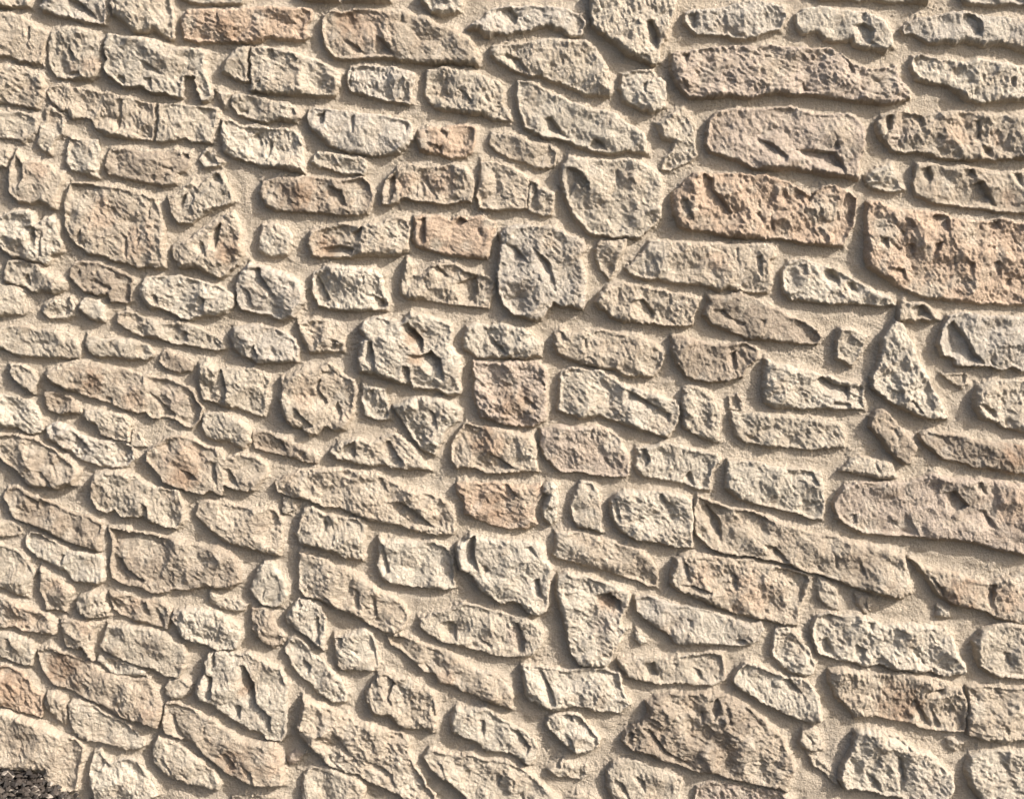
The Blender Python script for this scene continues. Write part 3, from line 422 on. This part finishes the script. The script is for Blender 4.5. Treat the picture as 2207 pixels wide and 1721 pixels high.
g;1;381 449 416 456 458 460 503 456 545 464 594 467 632 474 667 464 671 428 675 396 637 378 595 382 546 385 497 381 448 388 406 406 388 427;448 438 479 446 490 403 455 396|521 446 542 439 539 410|580 432 608 417 616 389 588 392;
t;1;591 904 629 890 681 873 723 866 757 859 809 831 861 817 913 800 965 793 1017 783 1062 772 1101 762 1149 744 1161 716 1168 681 1176 639 1149 621 1108 626 1059 642 1013 656 968 674 912 695 884 698 846 716 777 731 725 740 666 747 631 757 589 799 581 852;595 869 619 880 654 835 662 765 620 800|765 775 804 765 846 721 822 717 780 733|891 730 919 716 947 688 919 698|959 751 970 737 978 695 964 702|1025 744 1036 723 1058 667 1030 695;637 835 45 d|1036 716 76 d|1151 678 31 w
t;1.1;1170 734 1216 709 1251 702 1296 692 1341 674 1390 667 1431 682 1480 696 1513 703 1519 544 1456 558 1417 569 1379 586 1337 597 1295 604 1260 625 1238 650 1217 681;1380 667 1404 660 1396 593 1374 611|1220 695 1259 650 1274 611 1246 632 1217 674;1315 639 80 n|1447 625 62 o|1469 671 28 w
g;0.8;919 681 951 667 975 649 980 610 977 589 949 599 924 624;;
t;0.6;1024 635 1059 624 1067 589 1057 575 1032 603;;
w;0.6;1250 607 1282 590 1286 568 1248 572;;
w;1.1;918 571 956 585 991 575 1039 578 1067 568 1103 550 1144 550 1189 554 1231 551 1269 540 1291 519 1302 480 1328 441 1329 412 1294 412 1266 408 1231 423 1203 419 1161 422 1123 429 1091 444 1057 433 1029 447 997 450 959 461 927 472 913 500 908 543;923 504 951 511 972 468 938 468|1159 497 1191 487 1217 440 1206 440|1024 497 1056 483 1046 447 1018 458|1054 564 1075 554 1072 525 1054 536|1217 440 1241 433 1266 408 1231 419;
w;1.1;811 539 842 543 867 521 881 500 903 479 921 436 914 415 890 407 852 414 820 443 800 464 801 503;878 489 903 468 918 425 897 436;
g;1.1;1350 505 1370 537 1407 554 1456 558 1518 551 1524 398 1461 402 1419 405 1391 419 1370 434 1355 466;1424 476 1445 473 1453 437 1435 441;
d;0.9;-1216 477 -1184 480 -1143 466 -1101 452 -1063 431 -1046 409 -1011 407 -983 399 -941 395 -909 393 -896 359 -882 334 -876 309 -888 253 -930 265 -986 283 -1020 308 -1052 326 -1094 341 -1125 362 -1170 376 -1197 409 -1210 441;-1103 391 -1075 370 -1079 341 -1097 355|-1013 330 -995 319 -972 287 -989 291;-1144 427 63 n|-987 355 77 t|-908 305 35 o
o;0.9;-1348 426 -1299 430 -1257 412 -1233 383 -1230 366 -1206 351 -1204 308 -1208 283 -1233 293 -1282 304 -1316 318 -1352 322;-1321 390 -1300 376 -1274 326 -1288 329|-1262 358 -1249 344 -1246 311 -1256 319;-1301 362 56 n
t;0.9;-1195 355 -1171 358 -1143 344 -1137 308 -1145 265 -1169 279 -1187 297 -1200 319;-1203 348 -1189 337 -1180 297 -1194 297;
g;0.9;-1133 319 -1126 333 -1097 330 -1062 319 -1024 294 -986 276 -951 251 -924 222 -924 204 -949 193 -981 195 -1023 207 -1065 218 -1104 225 -1124 250 -1134 283;;-948 236 42 w
t;1;-1352 311 -1303 308 -1254 286 -1205 268 -1157 239 -1115 225 -1094 203 -1099 164 -1110 131 -1115 94 -1119 76 -1162 72 -1190 87 -1206 116 -1199 138 -1238 134 -1287 137 -1358 145;-1275 199 -1264 203 -1272 163|-1206 247 -1189 225 -1199 232;-1152 160 46 d|-1256 228 71 d
w;1;-1066 189 -1048 196 -1038 175 -1021 153 -975 171 -947 160 -916 124 -895 88 -896 59 -932 44 -978 33 -1028 29 -1070 51 -1080 87 -1082 138;-1053 167 -1035 167 -1046 138 -1057 135;
g;1;-903 211 -888 233 -853 219 -818 201 -791 183 -756 154 -728 125 -714 103 -729 77 -764 88 -800 95 -835 106 -870 128 -904 157;-841 150 -813 121 -792 99 -820 110|-893 179 -869 164 -842 117 -869 132;
t;1.1;-865 327 -844 331 -802 320 -753 291 -732 288 -715 262 -680 245 -645 223 -606 219 -561 216 -547 187 -539 140 -541 93 -580 89 -623 92 -658 107 -693 125 -731 154 -762 183 -790 215 -825 226 -867 240 -877 273;-855 298 -841 291 -828 248 -797 215 -832 226 -859 262|-764 262 -754 262 -762 219|-727 205 -692 176 -668 140 -700 132|-664 158 -629 132 -623 96 -647 111;-674 158 60 n|-568 165 46 o
g;0.8;-867 370 -853 388 -818 392 -797 377 -808 349 -826 338 -847 334 -864 349;;
w;1.4;-757 442 -742 464 -721 474 -686 471 -651 464 -634 471 -606 450 -571 435 -547 428 -537 403 -527 367 -531 328 -530 285 -532 238 -550 220 -585 223 -599 241 -634 252 -655 270 -679 281 -707 302 -738 324 -773 334 -782 356 -772 392 -754 410;-754 413 -733 399 -734 342 -752 334 -766 363|-662 435 -645 435 -621 385 -612 328 -573 292 -578 241 -599 263 -633 306 -661 335 -670 385|-742 471 -725 471 -726 428 -740 421|-679 320 -657 320 -658 281 -679 284;-642 371 35 n|-596 421 42 t
t;0.7;-687 59 -658 70 -598 67 -545 53 -546 -6 -688 -6;;
t;1.1;-485 350 -464 339 -429 325 -401 310 -366 300 -331 285 -296 275 -254 257 -215 246 -191 221 -191 185 -177 152 -163 123 -142 90 -121 69 -125 32 -192 39 -223 68 -262 83 -297 101 -332 123 -375 133 -417 151 -445 184 -473 209 -500 238 -503 263 -492 299;-430 256 -391 238 -356 188 -332 159 -357 159 -395 202|-328 170 -279 152 -241 126 -230 76 -262 112 -304 141;-385 166 46 w|-198 112 56 w
t;1;-312 357 -295 382 -280 411 -259 415 -238 400 -196 401 -175 383 -141 372 -123 358 -120 315 -116 279 -124 243 -155 257 -190 253 -225 264 -246 293 -289 293 -299 307 -309 329;-259 411 -232 386 -249 347 -232 307 -264 329 -267 350 -256 368|-130 351 -120 300 -116 279 -137 293|-169 275 -141 246 -169 257|-298 397 -284 404 -281 368 -295 372;-211 365 42 w
g;1;-156 174 -138 203 -103 192 -64 181 -25 185 20 171 73 167 112 149 154 117 189 84 218 55 218 12 91 11 -15 11 -33 54 -64 83 -89 105 -107 116 -135 141;-135 174 -106 156 -86 109 -107 127|41 120 63 124 45 69|84 117 98 113 91 69;91 135 63 t
g;1;-488 126 -459 147 -410 144 -368 126 -333 112 -312 90 -323 53 -330 10 -440 9 -489 31 -495 97;-460 111 -446 104 -453 60;
p;0.7;-529 180 -508 194 -487 180 -494 162 -516 151 -533 162;;
w;1;-81 282 -66 315 -14 315 21 322 39 297 74 276 112 258 148 229 162 200 148 164 134 153 102 178 77 189 49 189 21 193 -7 214 -42 228 -74 246;77 265 109 247 141 204 127 178 91 207|-7 286 14 279 14 225 -7 239;137 215 25 t
w;1.1;116 434 154 434 196 430 238 423 294 427 343 424 382 416 392 374 407 338 412 323 386 302 351 305 312 307 295 319 260 321 225 312 193 305 169 323 140 333 126 358 119 394;154 423 175 416 203 359 211 323 186 316 165 351;284 359 52 b
w;1.2;190 287 204 298 239 301 270 301 288 280 309 255 334 226 330 208 302 192 267 186 246 204 221 226 193 254 184 272;253 294 274 294 323 233 323 208 288 233 267 258|225 247 253 229 264 190 232 215|211 294 249 298 260 276 239 269;295 244 42 b
d;1.2;459 334 487 349 529 360 567 356 616 363 651 360 693 349 732 328 785 278 828 238 842 206 857 184 868 148 858 119 848 79 820 87 771 101 725 108 689 119 647 133 601 133 570 147 531 162 499 169 457 187 418 197 393 223 404 248 442 277 463 302;442 266 467 259 488 234 513 198 584 155 549 154 478 198|627 331 651 346 662 324 638 270|666 321 683 321 694 270 677 270|603 302 613 313 617 281 607 274|393 223 407 251 425 248 418 215;582 306 87 t|777 162 88 g|793 242 52 t
g;1;366 165 394 176 436 169 478 151 521 133 560 115 556 86 550 49 543 6 392 5 377 41 352 89 352 128;419 129 454 111 461 71 437 85|366 118 394 107 419 56 380 70;
g;0.7;183 142 211 164 229 175 250 157 288 154 303 125 282 110 246 117 218 117 197 124;197 161 222 168 222 142 197 135;
p;0.8;598 93 640 108 690 101 743 86 795 86 838 79 866 58 867 7 603 6 592 57;;
t;0.7;225 48 268 74 314 67 338 52 339 5 226 4;;
w;1.2;695 389 705 424 729 446 764 435 806 418 845 403 887 400 912 375 930 350 937 318 942 278 914 275 871 289 829 307 787 328 752 349 720 364;814 400 848 400 884 361 870 350 839 364|709 417 723 424 723 396;
t;1.1;956 422 987 432 1036 425 1078 418 1130 418 1182 415 1231 404 1266 401 1281 380 1319 373 1334 344 1335 305 1332 251 1306 251 1257 254 1214 261 1186 275 1134 286 1088 293 1032 289 1004 322 975 350 960 386;1219 365 1271 372 1268 351 1230 344|1163 351 1181 326 1195 344 1220 304 1246 261 1214 265 1182 297|1226 344 1267 268 1257 254 1234 297|1089 383 1100 375 1122 343 1101 350|975 339 1007 318 1029 289 997 304;1150 326 80 n|981 389 35 g|1303 344 42 t
t;1.1;1337 380 1392 383 1444 376 1524 377 1530 226 1477 230 1446 222 1404 226 1380 229 1339 244 1342 305 1341 340;1403 380 1424 362 1428 348 1410 355|1434 280 1452 255 1449 226 1435 247;1359 326 31 w
w;1.2;1033 253 1068 261 1103 254 1145 239 1188 207 1237 193 1273 153 1302 132 1310 95 1283 52 1228 37 1157 66 1114 73 1086 80 1051 87 1009 91 987 116 997 152 1014 185 1030 217;1103 250 1145 239 1199 193 1171 193 1135 210|1132 207 1164 171 1173 124 1153 66 1145 127|1056 149 1092 116 1114 73 1072 84;1226 110 63 b
w;1.1;1337 146 1349 186 1381 197 1433 201 1531 197 1537 9 1422 9 1385 59 1352 96;;
g;0.8;880 224 886 253 914 249 939 224 943 199 915 192 891 203;897 239 911 235 922 210 908 210;
g;0.7;905 185 933 177 958 149 987 116 988 94 952 134 916 156;;
w;0.6;1282 229 1299 236 1327 218 1307 197 1289 204;;
""".strip().split('\n')

PAL = {'w': (0.49, 0.44, 0.355), 'g': (0.46, 0.405, 0.32), 't': (0.44, 0.377, 0.292), 'o': (0.45, 0.347, 0.255), 'd': (0.34, 0.285, 0.22),
       'b': (0.46, 0.415, 0.345), 'p': (0.43, 0.36, 0.29), 'n': (0.29, 0.205, 0.14), 'm': (0.43, 0.365, 0.285)}
SUN2 = np.array([_ax.x, _ax.z])           # sunward on the wall
S_STEP = 2.4
M_STEP = 2.7
GROW = 1.6
PAD = 9.0                                  # how far a stone runs on into the mortar

def pts(s):
    a = [int(t) for t in s.split()]
    return np.array(a, float).reshape(-1, 2)

U0, U1, V0, V1 = (-1419, 1587, -9, 2270)                     # mortar bed in view
mx = np.arange(U0, U1 + M_STEP, M_STEP)
my = np.arange(V0, V1 + M_STEP, M_STEP)
BED = np.full((len(my), len(mx)), -60.0)   # signed distance to the nearest stone

def warp(X, Y):
    wx = 3.2 * perlin(X / 34, Y / 34, 1) + 2.6 * perlin(X / 11, Y / 11, 2) + 1.6 * perlin(X / 5, Y / 5, 3)
    wy = 3.2 * perlin(X / 34, Y / 34, 4) + 2.6 * perlin(X / 11, Y / 11, 5) + 1.6 * perlin(X / 5, Y / 5, 6)
    return wx, wy

def chord(poly, x, y, dx, dy):
    """distance from each point along (dx, dy) to where it leaves the outline"""
    out = np.zeros(x.shape)
    n = len(poly)
    for k in range(n):
        x1, y1 = poly[k]; x2, y2 = poly[(k + 1) % n]
        ex, ey = x2 - x1, y2 - y1
        den = dx * ey - dy * ex
        if abs(den) < 1e-9: continue
        t = ((x1 - x) * ey - (y1 - y) * ex) / den
        s = ((x1 - x) * dy - (y1 - y) * dx) / den
        ok = (t > 0) & (s >= 0) & (s <= 1)
        out = np.where(ok, np.maximum(out, t), out)
    return out

def stone_relief(k, X, Y, poly, prot, hollows, rnd, d):
    """height of the hewn face above the mortar bed, mm"""
    cx, cy = poly.mean(0)
    H = 22.0 * prot * rnd.uniform(0.85, 1.15)
    r_edge = rnd.uniform(2.5, 8.0) * (1 + 0.6 * perlin(X / 30, Y / 30, 11))
    t = np.clip(d / np.maximum(r_edge, 2.5), -1, 1)
    h0 = 0.55 * H
    z = np.where(d < 0, h0 + 3.6 * d, h0 + (H - h0) * (1 - (1 - np.clip(t, 0, 1)) ** 2))
    inner = smooth(0, 12, d)
    # tilt of the face and hewn facets, large to small, each turned its own way
    ta = rnd.uniform(0, 6.28)
    z += inner * rnd.uniform(0.02, 0.09) * ((X - cx) * math.cos(ta) + (Y - cy) * math.sin(ta))
    wx, wy = 8 * perlin(X / 40, Y / 40, 21), 8 * perlin(X / 40, Y / 40, 22)
    fx, fy = 2.8 * perlin(X / 11, Y / 11, 23), 2.8 * perlin(X / 11, Y / 11, 24)
    rough = rnd.uniform(0.7, 1.3) * 0.82
    for size, seed, amp, w in ((66, 31, 13.0, 0.5), (31, 32, 6.6, 1), (14, 33, 3.0, 1), (8, 34, 1.9, 1)):
        q = rnd.uniform(0, 6.28)
        c, s_ = math.cos(q) / size, math.sin(q) / size
        px, py = X + wx + fx + k * 17.3, Y + wy + fy + k * 9.1
        loc = 0.7 + 0.6 * perlin(X / 45 + k, Y / 45, seed + 9)
        z += (inner if size > 20 else smooth(-2, 5, d)) * rough ** w * amp * (1 if size > 40 else loc) * facets(px * c - py * s_, px * s_ + py * c, seed)
    # grain of the break: short ridges, mostly leaning back to the upper left
    q = 2.25 + rnd.uniform(-0.45, 0.45)
    gu, gv = X * math.cos(q) + Y * math.sin(q), -X * math.sin(q) + Y * math.cos(q)
    gu, gv = gu + 3 * perlin(X / 14, Y / 14, 46), gv + 3 * perlin(X / 14, Y / 14, 47)
    coarse = 1 + 0.5 * perlin(X / 55 + k, Y / 55, 48)
    z += smooth(-3, 4, d) * rough * coarse * (2.6 * perlin(gu / 18, gv / 7.4, 45) + 1.7 * perlin(gu / 9, gv / 4.8, 49))
    # chipped hollows: a sharp drop on the sunward side, rising again away from the sun
    for hp in hollows:
        dh = signed_dist(hp, X + fx * 0.8, Y + fy * 0.8)
        m = dh > -3
        if not m.any(): continue
        c = chord(hp, X[m], Y[m], -SUN2[0], -SUN2[1])
        e = smooth(-1.5, 3.0, dh[m])
        z[m] -= e * np.minimum(c * TAN_E * (1.35 if prot < 1.25 else 1.7), 17.0 * prot * (1.35 if prot > 1.25 else 1.0)) 
    return z

wall = bpy.data.objects.new('stone_wall', None)
scene.collection.objects.link(wall)
wall.empty_display_size = 0.3
wall['label'] = 'sunlit rubble stone wall of rough cream and tan blocks in sandy mortar'
wall['category'] = 'wall'
wall['kind'] = 'thing'

LABELS = {4: 'orange tinted stone near the top edge', 23: 'long stone with an orange brown patch on its upper left', 30: 'small orange stone with a dark pit', 38: 'large pale stone tapering to a point at its bottom', 41: 'small square pale stone below the pointed one', 42: 'longest stone, pinkish tan with an undulating top', 45: 'broad pinkish stone with a dark chipped hollow below', 54: 'big squarish tan stone with vertical ridges', 71: 'small block with an orange patch', 72: 'block of grey white stone', 76: 'large round pitted pale stone', 77: 'orange stained stone with a grey chip on its left', 78: 'tall grey stone split by a diagonal ridge', 86: 'biggest orange stained pitted block on the right', 101: 'rough brown ochre stone', 108: 'downward pointing triangular pale stone', 110: 'broken white stone with deep brown hollows', 128: 'tall pale triangular stone', 157: 'rounded white stone with a notched lower edge', 160: 'tall wedge shaped stone with a brown hollow near its top', 163: 'tan stone with an orange lower right corner', 166: 'rusty brown stone with a paler right end', 174: 'orange brown stone at the left edge', 182: 'broken white stone with a long dark cleft', 192: 'large grey domed stone near the bottom'}

for k, line in enumerate(STONES):
    f = line.split(';')
    base = np.array(PAL[f[0]]); prot = float(f[1]); poly = pts(f[2])
    hollows = [pts(s) for s in f[3].split('|') if s]
    stains = [s.split() for s in f[4].split('|') if s]
    rnd = random.Random(900 + k)
    lo, hi = poly.min(0) - PAD - 8, poly.max(0) + PAD + 8
    gx, gy = np.arange(lo[0], hi[0], S_STEP), np.arange(lo[1], hi[1], S_STEP)
    X, Y = np.meshgrid(gx, gy)
    wx, wy = warp(X, Y)
    d = signed_dist(poly, X + wx, Y + wy) + GROW
    Z = stone_relief(k, X, Y, poly, prot, hollows, rnd, d)
    keep = d > -PAD
    # colour: the stone's own, its stains, faint bedding and patches
    v = 1 + rnd.uniform(-0.07, 0.07)
    C = np.ones(X.shape + (3,)) * base * v
    for sx, sy, sr, sc in stains:
        sx, sy, sr = float(sx), float(sy), float(sr)
        q = np.hypot(X - sx, Y - sy) / sr + 0.45 * perlin(X / 30, Y / 30, 61) + 0.25 * perlin(X / 11, Y / 11, 62)
        w = (1 - smooth(0.15, 1.2, q)) * 0.8
        C += (np.array(PAL[sc]) - C) * w[..., None]
    w = smooth(0.15, 0.6, perlin(X / 60 + k, Y / 45, 63)) * 0.4
    C += (np.array(PAL['t' if k % 3 else 'd']) - C) * w[..., None]
    w = smooth(0.2, 0.6, perlin(X / 38 - k, Y / 50, 64)) * 0.4
    C += (np.array(PAL['w' if k % 4 else 'b']) - C) * w[..., None]
    # mortar smeared over the rim
    w = (1 - smooth(-1, 3, d + 3 * perlin(X / 14, Y / 14, 65))) * 0.6
    C += (np.array(PAL['m']) - C) * w[..., None]
    cx, cy = poly.mean(0)
    me = grid_mesh('stone', (X - cx) * UNIT, -Z * UNIT, (Y - cy) * UNIT, keep, C)
    o = link('stone', me, M_STONE, wall, (cx * UNIT, 0, cy * UNIT))
    if k in LABELS: o['label'] = LABELS[k]
    # the joint bed needs to know where the stones are
    i0, i1 = np.searchsorted(mx, [lo[0] - 30, hi[0] + 30]); j0, j1 = np.searchsorted(my, [lo[1] - 30, hi[1] + 30])
    if i1 > i0 and j1 > j0:
        BX, BY = np.meshgrid(mx[i0:i1], my[j0:j1])
        wx, wy = warp(BX, BY)
        BED[j0:j1, i0:i1] = np.maximum(BED[j0:j1, i0:i1], signed_dist(poly, BX + wx, BY + wy) + GROW)

# ------------------------------------------------------------------ mortar bed
FRAME = np.array([[-1336, 2270], [1505, 2264], [1586, 2], [-1419, -9]])
in_view = np.ones(BED.shape, bool)
for _i in range(4):
    (_x1, _y1), (_x2, _y2) = FRAME[_i], FRAME[(_i + 1) % 4]
    _n = np.array([_y2 - _y1, _x1 - _x2], float); _n /= np.hypot(*_n)
    _s = _n[0] * (mx[None, :] - _x1) + _n[1] * (my[:, None] - _y1)
    if np.sum(_n * (FRAME.mean(0) - FRAME[_i])) < 0: _s = -_s
    in_view &= _s > -25
BX, BY = np.meshgrid(mx, my)
out = np.clip(-BED, 0, 60)
BZ = 3.0 + 2.6 * perlin(BX / 90, BY / 70, 71) + 1.6 * perlin(BX / 36, BY / 26, 72) - 1.0
gy_, gx_ = np.gradient(BED, M_STEP)
gl = np.hypot(gx_, gy_) + 1e-6
over = 0.5 - 0.5 * (gx_ * SUN2[0] + gy_ * SUN2[1]) / gl                                # pointing is fuller above and right of a stone
BZ += (2.0 + 9.0 * over) * np.exp(-out / (4.0 + 6.0 * over)) * np.clip(0.85 + 0.9 * perlin(BX / 55, BY / 45, 73) + 0.4 * perlin(BX / 17, BY / 17, 77), 0.1, 2.2)
BZ += 4.0 * smooth(18, 45, out)                                                        # full where the joint is wide
RX, RY = 0.94 * BX - 0.34 * BY, 0.34 * BX + 0.94 * BY
sand = 0.8 + 0.7 * perlin(BX / 120, BY / 90, 78)                                       # coarser and finer batches
BZ += np.clip(sand, 0.3, 2) * (1.2 * perlin(RX / 15, RY / 8, 74) + 1.8 * perlin(RX / 7.0, RY / 5.6, 75) + 1.4 * perlin(RY / 4.6, RX / 4.2, 76))
me = grid_mesh('mortar', BX * UNIT, -BZ * UNIT, BY * UNIT, (BED < 7.5) & in_view)
link('mortar', me, M_MORTAR, wall)

# ------------------------------------------------------------------ the wall beyond the view: core and plainer stones
def box_mesh(name, x0, x1, y0, y1, z0, z1):
    me = bpy.data.meshes.new(name)
    v = [(x, y, z) for x in (x0, x1) for y in (y0, y1) for z in (z0, z1)]
    me.from_pydata(v, [], [(0, 1, 3, 2), (4, 6, 7, 5), (0, 4, 5, 1), (2, 3, 7, 6), (0, 2, 6, 4), (1, 5, 7, 3)])
    return me
GZ, GS = -0.3830, -0.3873                              # ground height at x = 0 and its fall to the right
WX0, WX1, WTOP = -6.5, 5.5, 3.4
link('wall_core', box_mesh('wall_core', WX0, WX1, 0.014, 0.45, GZ - 3.0, WTOP), M_MORTAR, wall)

rnd = random.Random(5)
vs, fs, cs = [], [], []
keys = 'wwggttdpb'
row = GZ / UNIT - 700
while row < WTOP / UNIT - 60:
    hgt = rnd.uniform(90, 170)
    u = -5200.0 + rnd.uniform(0, 150)
    while u < 4300:
        wd = rnd.uniform(120, 360)
        sl = -0.03
        a, b = u + 14, u + wd - 14
        lo_, up_ = row + 14 + sl * u, row + hgt - 14 + sl * u
        pc = np.array([[a, lo_], [b, lo_], [b, up_], [a, up_], [(a + b) / 2, lo_], [(a + b) / 2, up_], [a, (lo_ + up_) / 2], [b, (lo_ + up_) / 2], [(a + b) / 2, (lo_ + up_) / 2]])
        if signed_dist(FRAME, pc[:, 0], pc[:, 1]).max() < -10 and lo_ > (GZ / UNIT + GS * u) - 60:
            nx, ny = max(4, int(wd / 26)), max(4, int(hgt / 24))
            gx_, gy_ = np.meshgrid(np.linspace(a, b, nx), np.linspace(lo_, up_, ny))
            e = np.minimum(np.minimum(gx_ - a, b - gx_), np.minimum(gy_ - lo_, up_ - gy_))
            zz = np.where(e < 1, -16.0, 8 + 14 * smooth(0, 26, e) + 5 * perlin(gx_ / 50, gy_ / 50, 3) + 3 * perlin(gx_ / 20, gy_ / 20, 4))
            gx2 = gx_ + 9 * perlin(gx_ / 70, gy_ / 70, 8); gy2 = gy_ + 9 * perlin(gx_ / 70, gy_ / 70, 9)
            n0 = len(vs)
            vs += [(p * UNIT, -z * UNIT, q * UNIT) for p, z, q in zip(gx2.ravel(), zz.ravel(), gy2.ravel())]
            fs += [(n0 + j * nx + i, n0 + j * nx + i + 1, n0 + (j + 1) * nx + i + 1, n0 + (j + 1) * nx + i) for j in range(ny - 1) for i in range(nx - 1)]
            cs += [PAL[rnd.choice(keys)]] * (nx * ny)
        u += wd
    row += hgt
me = bpy.data.meshes.new('stone_courses')
me.from_pydata(vs, [], fs)
at = me.color_attributes.new('stone_colour', 'FLOAT_COLOR', 'POINT')
at.data.foreach_set('color', np.concatenate([np.array(cs), np.ones((len(cs), 1))], 1).astype(np.float32).ravel())
o = link('stone_courses', me, M_STONE, wall)
o['kind'] = 'stuff'

# ------------------------------------------------------------------ ground: rough dark asphalt falling to the right along the wall
def ground_z(x):
    return GZ + GS * np.clip(x, -9, 9)
gxs = np.concatenate([np.linspace(-150, -10, 8), np.linspace(-9, 9, 37), np.linspace(10, 150, 8)])
gys = np.concatenate([np.linspace(-150, -8, 8), np.linspace(-6, 0.3, 22)])
GX2, GY2 = np.meshgrid(gxs, gys)
GZ2 = ground_z(GX2)
me = grid_mesh('ground', GX2, GY2, GZ2, np.ones(GX2.shape, bool))
g = link('ground', me, M_GROUND)
g['kind'] = 'structure'

# loose and bound chippings at the foot of the wall
vs, fs, cs = [], [], []
rnd = random.Random(11)
HEAP_X, HEAP_W, HEAP_H = -1.228, 0.044, 0.040                              # a little ridge of loose stuff against the wall
for n in range(3600):
    x, y = rnd.uniform(-1.478, -0.667), -0.012 - 0.30 * rnd.random() ** 1.5
    s = rnd.choice((0.004, 0.006, 0.008, 0.011, 0.014))
    heap = HEAP_H * math.exp(-((x - HEAP_X) / HEAP_W) ** 2) * max(0.0, 1 + y / 0.14)
    z = GZ + GS * x + heap * rnd.uniform(0.1, 1.0) + s * rnd.uniform(-0.4, 1.0)
    ang, n0 = rnd.uniform(0, 6.28), len(vs)
    m = Matrix.Rotation(ang, 3, 'Z') @ Matrix.Rotation(rnd.uniform(-0.6, 0.6), 3, 'X')
    for p in ((1, 0, 0), (0.3, 0.8, 0.1), (-0.8, 0.5, 0), (-0.7, -0.6, 0.1), (0.4, -0.9, 0), (0.2, 0.1, 0.8), (-0.3, -0.1, 0.7)):
        q = m @ Vector((p[0] * rnd.uniform(0.7, 1.2), p[1] * rnd.uniform(0.7, 1.2), p[2] * rnd.uniform(0.6, 1.1)))
        vs.append((x + q.x * s, y + q.y * s, z + q.z * s))
    fs += [tuple(n0 + i for i in t) for t in ((0, 1, 5), (1, 2, 6), (1, 6, 5), (2, 3, 6), (3, 4, 6), (4, 5, 6), (4, 0, 5))]
    c = rnd.choice(((0.020, 0.016, 0.013),) * 5 + ((0.035, 0.027, 0.021),) * 4 + ((0.06, 0.048, 0.038), (0.24, 0.21, 0.175)))
    cs += [c] * 7
me = bpy.data.meshes.new('gravel')
me.from_pydata(vs, [], fs)
at = me.color_attributes.new('stone_colour', 'FLOAT_COLOR', 'POINT')
at.data.foreach_set('color', np.concatenate([np.array(cs), np.ones((len(cs), 1))], 1).astype(np.float32).ravel())
o = link('gravel', me, M_CHIP)
o['kind'] = 'stuff'
